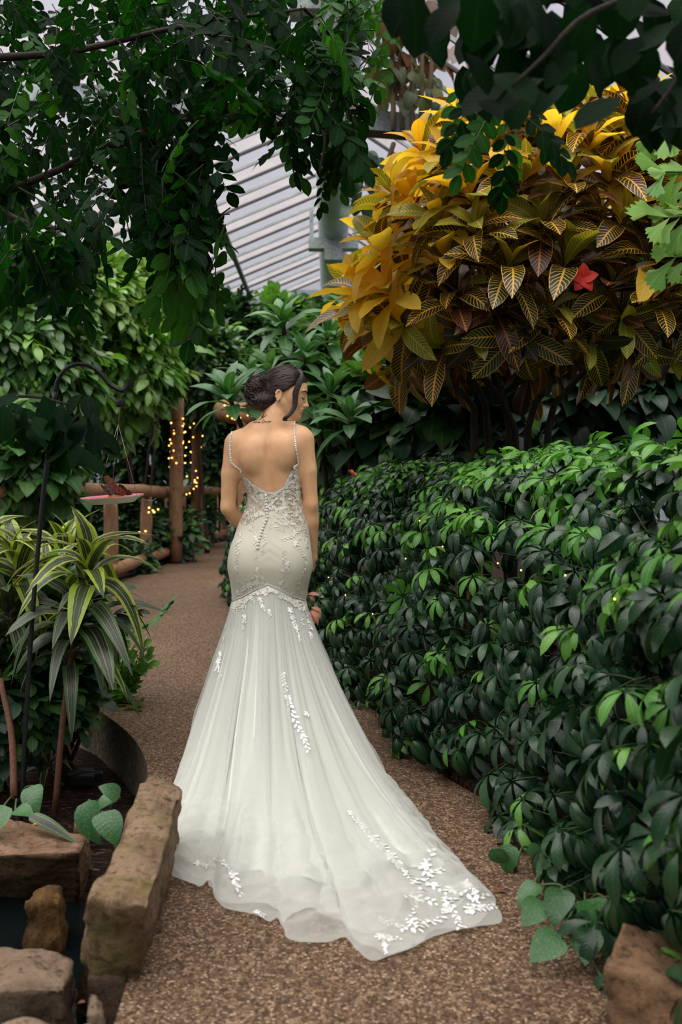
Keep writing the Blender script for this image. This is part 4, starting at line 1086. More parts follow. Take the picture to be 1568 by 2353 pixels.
# ------------------------------------------------------------------ croton
rng = random.Random(5)
CB = P(1165, 1010, 6.15); CB.z = .035
croton = thing('croton', 'large yellow and dark green variegated croton bush with orange veins behind the hedge', 'shrub', CB)
pl = Plant()
c = P(1215, 570, 6.0); rx, ry, rz = 420/FPX*6, .95, 360/FPX*6
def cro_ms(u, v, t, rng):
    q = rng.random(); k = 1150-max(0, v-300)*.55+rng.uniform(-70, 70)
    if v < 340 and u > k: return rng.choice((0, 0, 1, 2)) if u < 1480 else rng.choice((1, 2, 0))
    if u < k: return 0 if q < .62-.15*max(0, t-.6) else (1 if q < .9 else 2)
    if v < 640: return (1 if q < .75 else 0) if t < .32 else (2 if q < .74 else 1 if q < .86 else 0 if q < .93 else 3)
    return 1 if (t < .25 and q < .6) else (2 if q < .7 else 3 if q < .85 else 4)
placed = []
tries = 0
CPOLY = [(915, 420), (960, 345), (1050, 290), (1130, 245), (1300, 225), (1640, 235), (1640, 880), (1250, 900), (1000, 880), (870, 840), (815, 780), (820, 680), (850, 640), (865, 560), (890, 480)]
while len(placed) < 175 and tries < 20000:
    tries += 1
    d = rdir(rng)
    if d.y > .25 and rng.random() < .8: continue
    if d.z < -.72: continue
    k = 1+.14*noise.noise(d*2.1+Vector((4, 2, 1)))
    p = c+Vector((d.x*rx, d.y*ry, d.z*rz))*k
    if not in_poly(*pix(p), CPOLY): continue
    if any((p-q).length < .195 for q, _ in placed): continue
    placed.append((p, d))
for p, d in placed:
    o = Vector((d.x/rx, d.y/ry, d.z/rz)).normalized()
    u, v = pix(p)
    ax = (o*.55+Vector((0, -.05, .9))+rdir(rng)*.25).normalized() if v < 720 else (o*.8+Vector((0, -.1, .35))+rdir(rng)*.3).normalized()
    n = rng.randint(11, 15)
    rosette(pl, p, ax, n, rng.uniform(.29, .38), L_CROT, 1.35, .05 if v < 690 else -.4, lambda t: cro_ms(u, v, t, rng), rng, pri=-2.0*max(0, d.y)+(.3 if v < 700 else 0))
for i in range(300):
    d = rdir(rng); k = rng.uniform(.35, .8); p = c+Vector((d.x*rx, d.y*ry, d.z*rz))*k
    pl.add(rng.choice(L_CROT), place(p, (d+rdir(rng)*.6+Vector((0, 0, -.3))).normalized(), Vector((0, 0, 1))+rdir(rng)*.5, rng.uniform(.22, .3)), -5, rng.choice((4, 3, 4)))
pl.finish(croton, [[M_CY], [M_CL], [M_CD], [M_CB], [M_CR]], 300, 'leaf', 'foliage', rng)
for (bu, bv, bY), pth in (((1120, 1000, 6.15), [(1090, 880, 6.0), (1000, 760, 5.9), (900, 690, 5.8)]), ((1170, 1000, 6.2), [(1135, 860, 6.1), (1140, 720, 6.0), (1145, 560, 6.0)]),
                          ((1215, 1000, 6.3), [(1270, 860, 6.2), (1235, 700, 6.0), (1240, 560, 5.9)]), ((1262, 1000, 6.3), [(1320, 880, 6.3), (1410, 760, 6.2), (1450, 600, 6.1)]),
                          ((1090, 1000, 6.1), [(1080, 925, 6.0), (1010, 860, 5.9), (880, 800, 5.9)]), ((1180, 1000, 6.2), [(1060, 800, 6.0), (1040, 620, 6.0), (1010, 470, 6.0)])):
    b = P(bu, bv, bY); b.z = .03; stem(croton, [b, b.lerp(P(bu, bv-30, bY), .5), P(bu, bv-30, bY)]+[P(*q) for q in pth], .030, .012, M_BARK, 14, 8, 'branch')

# red flowers in front of the croton, on thin twigs
for u, v, Y, s, lab in ((1340, 640, 5.0, .085, 'red hibiscus flower low in front of the dark croton leaves'), (1372, 249, 5.1, .07, 'small red flower high in the croton under the dark leaves')):
    p = P(u, v, Y); t = thing('red_flower', lab, 'flower', p)
    for i in range(5):
        a = 2*math.pi*i/5+.3; o = link('petal', L_HEART.mesh([M_PET_R], 'red'), t); d = Vector((math.cos(a), -.5, math.sin(a)))
        o.matrix_basis = place((0, 0, 0), d, (0, -1, .2), s)
    stem(t, [p, p+Vector((.02, .12, -.04)), p+Vector((.05, .45, -.10))], .003, .004, M_STEM, name='flower_stalk')

# ------------------------------------------------------------------ fishtail palm at the right edge
def fishtail_tpl(seed):
    r = random.Random(seed); n = 7; V = [(0, 0, 0)]; UV = [(.5, 0)]; F = []
    for i in range(n):
        a = math.radians(-26+52*i/(n-1)); L = 1-.28*abs(i-(n-1)*.6)/n*2+r.uniform(-.07, .07)
        V.append((.55*math.sin(a)*.5, .55*math.cos(a), (i % 2)*.015)); UV.append((i/(n-1), .55))
    for i in range(2*n-1):
        a = math.radians(-28+56*i/(2*n-2)); L = (1-.35*abs(i/(2*n-2)-.35))*(1.0 if i % 2 else .90)+r.uniform(-.04, .04)
        V.append((L*math.sin(a)*.85, L*math.cos(a), -.08+(i % 2)*.02)); UV.append((i/(2*n-2), 1))
    for i in range(n-1): F.append((0, i+2, i+1))
    for i in range(n-1):
        b = n+1+2*i; F += [(i+1, b+1, b), (i+1, i+2, b+1), (i+2, b+2, b+1)]
    return Tpl(V, F, UV)
FISH = [fishtail_tpl(s) for s in (1, 2, 3)]
rng = random.Random(8)
fp = thing('fishtail_palm', 'light green fishtail palm fronds reaching in at the right edge before the croton', 'palm', (2.35, 4.2, .035))
stem(fp, [(2.35, 4.2, .0), (2.3, 4.2, 1.3), P(1760, 520, 4.1)], .035, .022, M_BARK, name='stem')
for k, (a, b, nl) in enumerate([((1690, 340, 4.1), (1530, 285, 4.0), 7), ((1720, 420, 4.1), (1530, 395, 3.9), 8), ((1700, 500, 4.1), (1540, 500, 3.9), 8), ((1700, 600, 4.1), (1555, 590, 4.0), 6)]):
    A, B = P(*a), P(*b); stem(fp, [Vector((2.3, 4.2, 1.9)), A, B], .010, .004, M_STEM, name='frond_stalk')
    for i in range(nl):
        t = i/(nl-1)
        for sx in (-1, 1):
            p = A.lerp(B, t); d = Vector((-.75, -.15, sx*.55-.35))+rdir(rng)*.25
            o = link('leaf', rng.choice(FISH).mesh([M_FISH], 'fish'), fp); M = place(p-fp.location, d, Vector((0, -.8, .6))+rdir(rng)*.4, rng.uniform(.12, .18)); o.matrix_basis = M

# ------------------------------------------------------------------ old vine on the tie beam, high up
rng = random.Random(9)
vn = thing('climbing_vine', 'tall vine with mottled and dried brown leaves on canes above the tie beam', 'vine', P(930, 262, 11.6))
pl = Plant()
for u0, u1 in ((905, 900), (925, 915), (948, 945), (968, 972), (985, 1000)):
    stem(vn, [P(u0, 300, 11.6), P((u0+u1)/2, 140, 11.6), P(u1, -60, 11.7)], .035, .02, plain('vine_cane', s2l(104, 92, 72), .8), name='cane')
for i in range(170):
    u = rng.gauss(935, 55); v = rng.uniform(-40, 238)
    if v < 130 and u < 860: continue
    p = P(u, v, 11.8+rng.uniform(-.4, .4))
    dry = 1 if (v < 150 and abs(u-915) < 22) or (u > 985 and 20 < v < 150) or rng.random() < .06 else 0
    pl.add(rng.choice([L_HEART, L_HEART2, L_OV2]), place(p, Vector((rng.uniform(-.8, .8), rng.uniform(-.6, .2), -.6)), Vector((rng.uniform(-.4, .4), -.5, .8)), rng.uniform(.16, .26)*(1.2 if dry else 1)), rng.random(), dry)
for i in range(46):
    u = rng.uniform(805, 880); v = rng.uniform(345, 480)
    p = P(u+max(0, (360-v))*.3, v, 11.2+rng.uniform(-.5, .5))
    pl.add(rng.choice([L_HEART, L_HEART2]), place(p, Vector((rng.uniform(-.8, .8), rng.uniform(-.6, .2), -.6)), Vector((rng.uniform(-.4, .4), -.5, .8)), rng.uniform(.16, .26)), rng.random(), 2)
stem(vn, [P(905, 330, 11.4), P(880, 400, 11.2), P(840, 470, 11.2)], .03, .015, M_TWIG)
pl.finish(vn, [[M_GREYV], [M_DRY], [M_IVY]], 240)

# ------------------------------------------------------------------ overhanging shade tree, upper left
rng = random.Random(21)
tr = thing('shade_tree', 'dark overhanging tree canopy with small oval leaflets filling the upper left', 'tree', (-4.2, 5.2, SOILZ))
stem(tr, [(-4.2, 5.2, SOILZ), (-4.1, 5.2, 1.6), P(-900, 260, 5.2)], .16, .11, M_BARK, name='trunk')
for pth, r0 in (([(-900, 260, 5.2), (-200, 470, 5.0), (60, 420, 4.9), (250, 335, 4.9), (420, 275, 5.0), (640, 262, 5.2)], .028), ([(-900, 260, 5.2), (-200, 150, 4.7), (150, 120, 4.6), (420, 60, 4.8), (700, 20, 5.0)], .026),
                ([(-900, 260, 5.2), (-260, 420, 4.3), (-40, 470, 4.2), (90, 520, 4.2), (240, 520, 4.2)], .022), ([(250, 335, 4.9), (420, 330, 4.8), (470, 480, 4.6), (455, 640, 4.5)], .014),
                ([(640, 262, 5.2), (740, 300, 5.0), (735, 400, 4.9)], .010), ([(700, 20, 5.0), (780, 100, 5.4), (850, 140, 5.6)], .010), ([(420, 60, 4.8), (620, 120, 4.8), (800, 230, 4.8), (850, 270, 4.8)], .014)):
    stem(tr, [P(*q) for q in pth], r0, .006, M_BARK, 18, 7, 'branch')
pl = Plant()
DENSE = [(-80, -60), (690, -60), (670, 40), (650, 90), (630, 150), (600, 250), (520, 240), (470, 310), (400, 330), (310, 330), (235, 430), (190, 480), (90, 460), (-80, 560)]
MID = [(600, 70), (780, 70), (860, 240), (820, 330), (770, 400), (720, 410), (690, 330), (640, 320), (590, 250)]
HANG = [(330, 330), (480, 320), (485, 470), (490, 640), (450, 690), (400, 650), (380, 560), (350, 480), (250, 500), (240, 440)]
LOWL = [(-60, 560), (90, 480), (230, 480), (250, 560), (170, 640), (60, 610), (-60, 690)]
HOLES = [(235, 45, 42), (275, 70, 30), (345, 235, 40), (60, 210, 26), (590, 160, 18), (540, 170, 16), (660, 120, 16), (300, 430, 26), (265, 490, 30), (100, 440, 18)]
def in_hole(u, v): return any((u-a)**2+(v-b)**2 < r*r for a, b, r in HOLES)
def canopy(poly, n, Y0_, Y1_, sz, tpls, ms, prib, drop=.7):
    us = [q[0] for q in poly]; vs = [q[1] for q in poly]; k = 0
    while k < n:
        u, v = rng.uniform(min(us), max(us)), rng.uniform(min(vs), max(vs))
        if not in_poly(u, v, poly) or in_hole(u, v): continue
        k += 1; Y = rng.uniform(Y0_, Y1_); s = sz*rng.uniform(.75, 1.15)
        d = Vector((rng.uniform(-1, 1), rng.uniform(-.7, .7), -drop*rng.uniform(-.1, 1.4)))
        p = P(u, v, Y)-d.normalized()*s*.5
        up = Vector((rng.uniform(-.5, .5), rng.uniform(-.9, .4), 1))
        pl.add(rng.choice(tpls), place(p, d, up, s), prib-Y*.3+rng.random()*.6, ms if not callable(ms) else ms(u, v))
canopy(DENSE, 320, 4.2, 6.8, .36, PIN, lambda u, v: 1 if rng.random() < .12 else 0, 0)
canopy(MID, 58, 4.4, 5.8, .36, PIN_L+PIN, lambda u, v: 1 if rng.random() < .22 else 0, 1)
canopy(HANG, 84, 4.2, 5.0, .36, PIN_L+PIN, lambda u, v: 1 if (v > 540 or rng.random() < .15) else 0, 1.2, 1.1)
canopy(LOWL, 36, 3.2, 4.4, .34, PIN, 0, 1)
canopy([(700, -30), (880, -30), (900, 90), (850, 150), (760, 120)], 22, 5.2, 6.2, .36, PIN, lambda u, v: 1 if rng.random() < .75 else 0, 1)
# unseen leaves added over the camera to darken the foreground
for i in range(260):
    p = Vector((rng.uniform(-2.4, 2.2), rng.uniform(-1.2, 2.1), rng.uniform(2.65, 3.5)))
    pl.add(rng.choice(PIN), place(p, Vector((rng.uniform(-1, 1), rng.uniform(-1, 1), -rng.uniform(0, .6))), Vector((0, 0, 1))+rdir(rng)*.4, .40), -20, 0)
stem(tr, [P(-200, 150, 4.7), Vector((-1.9, 3.0, 3.3)), Vector((-1.0, 1.2, 3.2)), Vector((.6, .4, 3.1))], .03, .008, M_BARK, 14, 7, 'branch')  # bough for the leaves added overhead
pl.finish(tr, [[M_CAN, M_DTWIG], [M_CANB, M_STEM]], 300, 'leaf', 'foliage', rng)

# darker low bough at the left, in front of the shrubs
bt = thing('dark_bough', 'low dark bough of large drooping leaves at the left edge before the shepherd hook', 'branch', P(-330, 900, 3.7))
stem(bt, [P(-330, 900, 3.7), P(-60, 930, 3.6), P(80, 975, 3.5), P(190, 1010, 3.5)], .02, .005, M_BARK, name='branch')
stem(bt, [P(-60, 930, 3.6), P(60, 910, 3.5), P(160, 930, 3.5)], .008, .004, M_BARK, name='twig')
stem(bt, [Vector((P(-330, 900, 3.7).x, 3.7, SOILZ)), P(-345, 1100, 3.7), P(-330, 900, 3.7)], .05, .03, M_BARK, name='stem')
pl = Plant()
for i in range(95):
    u = rng.uniform(-60, 235); v = rng.uniform(905, 1085)
    if v > 1010+(.3*(u-60) if u < 150 else 40): continue
    d = Vector((rng.uniform(-.9, .9), rng.uniform(-.5, .5), -rng.uniform(.2, 1.0)))
    p = P(u, v, rng.uniform(3.3, 3.9)); pl.add(rng.choice([L_OV, L_OV2]), place(p, d, Vector((rng.uniform(-.4, .4), -.5, 1)), rng.uniform(.09, .14)), rng.random())
pl.finish(bt, [[M_NEAR]], 120)

# ------------------------------------------------------------------ near dark leaves, upper right
rng = random.Random(33)
nt_ = thing('near_branch', 'nearest dark branch of big oval leaves hanging in at the top right corner', 'branch', P(1700, -120, 2.2))
BRN = [[(1700, -120, 2.2), (1480, -20, 2.1), (1340, 40, 2.0), (1250, 130, 1.95), (1180, 195, 1.9)], [(1700, -120, 2.2), (1640, 60, 2.1), (1560, 180, 2.0), (1500, 260, 2.0)], [(1480, -20, 2.1), (1200, 10, 2.3), (1120, 45, 2.4), (1090, 100, 2.4), (1080, 190, 2.4)], [(1200, 10, 2.3), (1000, -30, 2.6), (960, 60, 2.6)]]
for b in BRN: stem(nt_, [P(*q) for q in b], .009, .003, M_BARK, 14, 7, 'branch')
pl = Plant()
NEAR = [(900, -40), (1620, -40), (1620, 330), (1500, 340), (1440, 270), (1330, 250), (1250, 245), (1180, 250), (1100, 240), (1040, 150), (985, 120), (940, 80)]
NH = [(1285, 14, 26), (1370, 62, 20), (1330, 150, 18), (1215, 125, 10), (1435, 90, 12), (1530, 130, 18)]
k = 0
while k < 165:
    u, v = rng.uniform(900, 1620), rng.uniform(-40, 340)
    if not in_poly(u, v, NEAR): continue
    k += 1; Y = rng.uniform(1.9, 2.7)
    d = Vector((rng.uniform(-.9, .9), rng.uniform(-.4, .4), -rng.uniform(.1, 1.2))).normalized(); s = rng.uniform(.10, .15)
    q = P(u, v, Y); m = pix(q)
    if any((m[0]-a)**2+(m[1]-b)**2 < (r+22)**2 for a, b, r in NH): continue
    pl.add(rng.choice([leaf_near, leaf_near2]) if False else rng.choice([L_OV, L_OV2]), place(q-d*s*.5, d, Vector((rng.uniform(-.3, .3), -.7, .8)), (s*1.15, s, s)), rng.random())
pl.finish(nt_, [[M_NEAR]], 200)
hs = thing('hanging_spray', 'spray of small dark green leaflets hanging before the yellow croton top', 'branch', P(1160, 20, 3.0))
stem(hs, [P(1160, 20, 3.0), P(1165, 130, 3.0), P(1170, 230, 2.95), P(1160, 300, 2.95)], .004, .002, M_TWIG, name='twig')
pl = Plant()
for u, v, du, dv in ((1150, 220, -1, -.8), (1100, 190, -.8, -.9), (1190, 215, .8, -.6), (1165, 250, .1, -1), (1130, 255, -.6, -.6), (1195, 260, .9, -.4), (1150, 150, -.5, -1), (1060, 180, -.3, -1), (1160, 285, 0, -1)):
    pl.add(rng.choice(PIN_L), place(P(u, v, 3.0+rng.uniform(-.1, .1)), Vector((du*.6, -.1, dv)), Vector((0, -.9, .5)), .20), rng.random(), 0 if rng.random() < .6 else 1)
pl.finish(hs, [[M_CAN, M_TWIG], [M_CANB, M_STEM]], 40)

# ------------------------------------------------------------------ dracaenas
def dracaena(label, path, heads, seed, nparts=120, low=None, r=.014):
    rng = random.Random(seed); b = path[0]
    root = thing('dracaena', label, 'plant', b, 'striped dracaenas in the left bed')
    stem(root, path, r, r*.7, M_REDSTEM, 14, 9)
    pl = Plant()
    for pos, ax, n, L, bright in heads:
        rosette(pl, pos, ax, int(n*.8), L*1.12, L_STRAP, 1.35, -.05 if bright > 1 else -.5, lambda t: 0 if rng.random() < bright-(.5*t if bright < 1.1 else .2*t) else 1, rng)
    if low:
        v0, v1, n, L = low; ps = spline(path, 40)
        for i in range(n):
            q = ps[int((v0+(v1-v0)*i/n)*39)]; a = 2.4*i+rng.uniform(-.4, .4)
            d = Vector((math.cos(a), math.sin(a), rng.uniform(-.15, .45))); 
            pl.add(rng.choice(L_STRAP[1:3]), place(q, d, Vector((0, 0, 1)), L*rng.uniform(.8, 1.2)), 1-d.y, 0 if rng.random() < .25 else 1)
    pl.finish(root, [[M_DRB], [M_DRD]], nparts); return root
def DP(u, v, Y): return P(u, v, Y)
b0 = G(126, 1868, SOILZ); Yd = b0.y
dracaena('tall central dracaena with lime edged striped leaves beside the path', [b0, P(145, 1650, Yd), P(165, 1500, Yd), P(188, 1400, Yd), P(203, 1285, Yd)],
         [(P(205, 1300, Yd), (.08, -.2, 1), 22, .36, 1.25), (P(192, 1400, Yd), (.0, -.2, 1), 16, .36, .7)], 61, 130, (.42, .80, 22, .34))
b1 = G(35, 1835, SOILZ)
dracaena('left dracaena with yellow green striped leaves behind the iron hook pole', [b1, P(18, 1700, b1.y), P(25, 1500, b1.y+.05), P(40, 1300, b1.y+.1)],
         [(P(42, 1290, b1.y+.1), (-.1, -.1, 1), 20, .36, 1.3), (P(20, 1400, b1.y), (-.1, -.25, 1), 18, .34, .45)], 62, 130, (.5, .95, 14, .36), .018)
b2 = G(75, 1770, SOILZ)
dracaena('dracaena with dark arching striped leaves in the middle of the left bed', [b2, P(80, 1600, b2.y), P(100, 1450, b2.y), P(105, 1340, b2.y)],
         [(P(108, 1330, b2.y), (.0, -.1, 1), 18, .36, .95), (P(98, 1440, b2.y), (.0, -.2, 1), 14, .36, .35)], 63, 120, (.55, .95, 12, .34))
b3 = G(-60, 1800, SOILZ)
dracaena('yellow edged dracaena cut off by the left edge of the view', [b3, P(-60, 1600, b3.y), P(-55, 1290, b3.y)],
         [(P(-55, 1260, b3.y), (.2, -.1, 1), 20, .38, 1.2), (P(-60, 1400, b3.y), (.2, -.2, 1), 16, .36, .5)], 64, 80)
b4 = G(145, 1690, SOILZ)
dracaena('rear dracaena with bright striped crown behind the feeder plate', [b4, P(140, 1500, b4.y), P(150, 1300, b4.y)], [(P(150, 1270, b4.y), (-.1, -.1, 1), 18, .38, 1.2), (P(145, 1400, b4.y), (.1, -.1, 1), 12, .36, .5)], 65, 80)
b5 = G(117, 1790, SOILZ)
dracaena('small young dracaena sprout low over the mulch', [b5, P(116, 1770, b5.y), P(114, 1755, b5.y)], [(P(114, 1752, b5.y), (0, -.2, 1), 11, .15, .9)], 66, 30)

shrub('low_plant', 'tangle of small dark leaves under the dracaenas at the left edge', 'shrub', 20, 1590, 4.6, 130, 100, .35, 150, SPR_OV, [IV, BR], .19, 110, 91, (.75, .25), stems=6, base=SOILZ)
shrub('low_plant', 'dark leafy undergrowth behind the central dracaena stem', 'shrub', 150, 1560, 4.9, 60, 70, .25, 90, SPR_OV, [IV, BR], .18, 90, 92, (.7, .3), stems=5, base=SOILZ)
shrub('low_plant', 'green leafy undergrowth between the dracaena crowns and the path', 'shrub', 110, 1430, 5.0, 150, 70, .3, 150, SPR_LAN, [FI, IV], .19, 110, 93, (.5, .5), stems=5, base=SOILZ)
# ------------------------------------------------------------------ lantana beside the path, pothos on the ground
LA = [M_FIRE, M_STEM]
def small_plant(name, label, cat, base, spots, tpls, mats, size, seed, flowers=(), group=None, spread=1.0):
    """stems from one base to each spot, with a spray of leaves at the end"""
    rng = random.Random(seed); root = thing(name, label, cat, base, group); pl = Plant()
    for p in spots:
        b = Vector(base); stem(root, [b, b.lerp(p, .5)+Vector((0, 0, .06)), p], .004, .0025, M_STEM, 8, 5)
        for k in range(3):
            q = b.lerp(p, .55+.2*k); pl.add(rng.choice(tpls), place(q, (p-b).normalized()+rdir(rng)*.8*spread, Vector((0, -.4, 1))+rdir(rng)*.4, size*rng.uniform(.75, 1.15)), rng.random())
    pl.finish(root, [mats], 200, 'sprig')
    for q, s, m in flowers: flower_head(root, q, s, m, rng, Vector((0, -.4, 1)))
    return root
lbase = G(255, 1690, SOILZ); lY = lbase.y
sp_ = [P(rr.uniform(205, 312), rr.uniform(1480, 1640), lY+rr.uniform(-.25, .25)) for _ in range(26)]
small_plant('lantana', 'leafy lantana with orange flower heads at the edge of the path', 'plant', lbase, sp_, SPR_OV, LA, .17, 71,
            [(P(320, 1516, lY-.1), .022, M_PET_O), (P(262, 1526, lY-.1), .02, M_PET_O), (P(277, 1653, lY-.2), .022, M_PET_O), (P(260, 1446, lY-.1), .014, M_PET_Y), (P(268, 1452, lY-.1), .014, M_PET_Y), (P(292, 1482, lY-.1), .012, M_PET_Y)])
lt = thing('lantana', 'single long lantana stem with small leaves arching out over the path', 'plant', P(248, 1475, lY), None)
ps = [P(248, 1475, lY), P(300, 1455, lY-.1), P(350, 1430, lY-.15), P(378, 1405, lY-.2), P(388, 1386, lY-.2)]
stem(lt, ps, .005, .003, M_STEM); stem(lt, [lbase, P(240, 1580, lY), P(248, 1475, lY)], .006, .005, M_STEM)
q = spline(ps, 12); pl = Plant()
for i in range(2, 12):
    for sx in (-1, 1):
        pl.add(L_OV, place(q[i], Vector((sx*.5, -.3, .5*sx)), Vector((0, -.5, 1)), rng.uniform(.05, .075)), 1)
pl.finish(lt, [[M_BROAD]], 40)
p = P(325, 1512, lY-.12); butterfly(p, .035, .4, 12, W_OR, 'tiny orange butterfly sitting on the lantana flower by the path', .5)
p = P(812, 1093, 5.6); butterfly(p, .045, .8, 30, W_OR, 'orange butterfly resting on top of the hedge next to the bride', .4)

def pothos(label, base, leaves, seed, group='variegated pothos on the ground'):
    rng = random.Random(seed); root = thing('pothos', label, 'plant', base, group); pl = Plant()
    for (p, d, up, s) in leaves:
        p = Vector(p); stem(root, [Vector(base), Vector(base).lerp(p, .5)+Vector((0, 0, .03)), p], .004, .003, M_STEM, 8, 6, 'leaf_stalk')
        pl.add(rng.choice([L_HEART, L_HEART2]), place(p, d, up, s), 1)
    pl.finish(root, [[M_POT]], 60); return root
pothos('pothos with one yellow marked heart leaf standing on the path right of the train', G(1185, 2005), [(P(1172, 1940, 3.02), (-.2, -.5, -.75), (-.25, -.8, .5), .095), (P(1130, 1950, 3.0), (.5, -.3, -.8), (-.6, -.5, .3), .07), (P(1210, 1945, 3.1), (.6, -.3, -.3), (0, -.5, 1), .08)], 81)
pothos('pothos with yellow edged leaves half under the hedge', G(1300, 1990), [(P(1272, 1975, 2.95), (-.6, -.5, -.3), (0, -.6, .8), .085), (P(1280, 2000, 2.9), (-.3, -.7, -.5), (.2, -.7, .6), .085), (P(1310, 2030, 2.85), (.2, -.7, -.2), (0, -.5, .9), .10), (P(1350, 1990, 2.85), (.5, -.6, -.3), (0, -.5, .9), .10)], 82)
lv = []
for u, v, du, s in ((1240, 2050, -.9, .09), (1290, 2060, -.2, .11), (1250, 2090, -.6, .10), (1300, 2100, .4, .12), (1345, 2085, .2, .13), (1290, 2170, -.9, .11), (1370, 2120, .0, .13), (1400, 2090, .5, .12), (1350, 2150, -.2, .11), (1440, 2100, .4, .11), (1500, 2090, .3, .12)):
    lv.append((G(u, v, .05+.05*rr.random())+Vector((0, 0, .02)), (du, -.6, -.15), (rr.uniform(-.2, .2), -.4, 1), s))
pothos('spreading pothos patch of dark variegated leaves beside the brown boulder', G(1345, 2090, .03), lv, 83)
stem(thing('vine_runner', 'thin leafless green vine runner curling over the path by the boulder', 'vine', G(1355, 2180)), [G(1355, 2180, .02), G(1375, 2230, .015), G(1398, 2270, .015), G(1400, 2310, .012), G(1378, 2335, .012)], .004, .003, M_STEM, 16, 6, 'runner')
pothos('pothos with a big speckled leaf between the mossy block and the mulch', G(240, 1915, SOILZ+.02), [(P(205, 1838, 3.05), (.1, -.6, -.75), (-.4, -.75, .5), .145), (P(275, 1832, 3.1), (-.5, -.3, .55), (.3, -.6, .8), .08), (P(270, 1832, 3.12), (-.8, -.3, -.15), (0, -.4, 1), .10), (P(235, 1865, 3.0), (.5, -.6, -.5), (.2, -.6, .8), .12)], 84)
pothos('dark pothos leaves on the soil beside the flat slab', G(40, 1850, SOILZ+.02), [(P(10, 1850, 3.25), (-.2, -.7, -.4), (0, -.5, 1), .12), (P(35, 1860, 3.2), (.8, -.5, .1), (0, -.5, 1), .08), (P(75, 1805, 3.5), (.2, -.7, -.4), (-.2, -.6, .9), .12)], 85)
lf = thing('strap_leaf', 'single grey green fallen strap leaf lying across the flat slab', 'leaf', P(65, 1872, 3.30))
o = link('blade', leaf_tpl(9, .10, .4, .9, .25, .1, twist=.5).mesh([M_DRD], 'fallen'), lf); o.matrix_basis = place((0, 0, 0), P(215, 1935, 3.13)-P(65, 1872, 3.30), (0, -.6, .8), .24)

# fallen leaves, petals, small black box
for u, v, s, m, lab, cat in ((1160, 2050, .032, M_DRY, 'orange brown fallen leaf curled on the path under the pothos', 'fallen leaf'), (1178, 1992, .03, M_DRY, 'dry brown leaf leaning against the pothos stalk', 'fallen leaf'), (1107, 2057, .018, M_PET_R, 'red petal lying at the edge of the bridal train', 'petal'), (472, 1352, .05, M_DRD, 'small dark fallen leaf lying alone on the far path', 'fallen leaf'), (196, 2310, .020, M_DRY, 'curled brown fallen leaf by the small angular stone', 'fallen leaf'), (85, 1900, .02, M_PET_Y, 'yellow fallen leaf on the flat pinkish slab', 'fallen leaf')):
    p = G(u, v, .004) if u > 300 else P(u, v-4, 2.16 if v > 2000 else 3.24)
    t = thing('fallen_leaf' if cat != 'petal' else 'petal', lab, cat, p)
    o = link('blade', L_OV2.mesh([m], m.name), t); o.matrix_basis = place((0, 0, .003), Vector((-.9, .3, 0.02)), (0, 0, 1), s)
def slab_box(p, label):
    t = thing('plastic_block', label, 'block', p); M1 = plain('black_plastic', (.012, .014, .016), .4)
    bm = bmesh.new(); bmesh.ops.create_cube(bm, size=1); bmesh.ops.scale(bm, vec=(.19, .12, .045), verts=bm.verts)
    bmesh.ops.bevel(bm, geom=[e for e in bm.edges if abs((e.verts[0].co-e.verts[1].co).z) > .01], offset=.04, segments=5, affect='EDGES')
    bmesh.ops.bevel(bm, geom=bm.edges[:], offset=.005, segments=2, affect='EDGES')
    me = bpy.data.meshes.new('housing'); bm.to_mesh(me); bm.free(); me.materials.append(M1); o = link('housing', me, t, (0, 0, .022))
    mb = MB(); mb.box((.02, 0, .046), (.13, .006, .004)); mb.build('ridge', M1, t, False)
    mb = MB(); mb.box((-.03, -.02, .048), (.09, .018, .006), [[.8, -.6, 0], [.6, .8, 0], [0, 0, 1]]); mb.build('strap', M_TWIG, t, False)
    t.rotation_euler = (math.radians(6), math.radians(4), .25)
slab_box(G(188, 1795, SOILZ), 'flat black plastic block with rounded end lying on the mulch')
# bare twigs and mulch stems in the left bed
for i, (a, b, lab) in enumerate([((0, 1560, 4.2), (32, 1830, 4.0), 'pale ringed bare stem leaning at the left edge of the bed'), ((50, 1580, 4.6), (0, 1690, 4.6), 'thin bare twig slanting behind the hook pole')]):
    e = P(*b); t = thing('bare_stem', lab, 'stem', e if b[1] > 1800 else P(*a)); stem(t, [P(*a), P(*a).lerp(e, .5)+Vector((.02, 0, 0)), e], .012, .016, M_REDSTEM, name='stick')
# ================================================================== THE BRIDE
BY = 4.30; KP = BY/FPX; BX = (620-CU)*KP
BASE = Vector((BX, BY, 0))
def L3(u, v, dy=0.0):
    """pixel at depth BY + dy, in the bride's own coordinates"""
    return np.array(P(u, v, BY+dy)-BASE)

# head frame: forward, right, up (she looks over her right shoulder, chin lowered)
HC = np.array((.066, .02, 1.588))
HF = np.array((.977, -.035, -.21)); HF /= np.linalg.norm(HF)
HR = np.cross(HF, (0.0, 0.05, 1.0)); HR /= np.linalg.norm(HR)
HU = np.cross(HR, HF)
HM = np.stack([HF, HR, HU])
def hd(f, r, u): return HC+f*HF+r*HR+u*HU

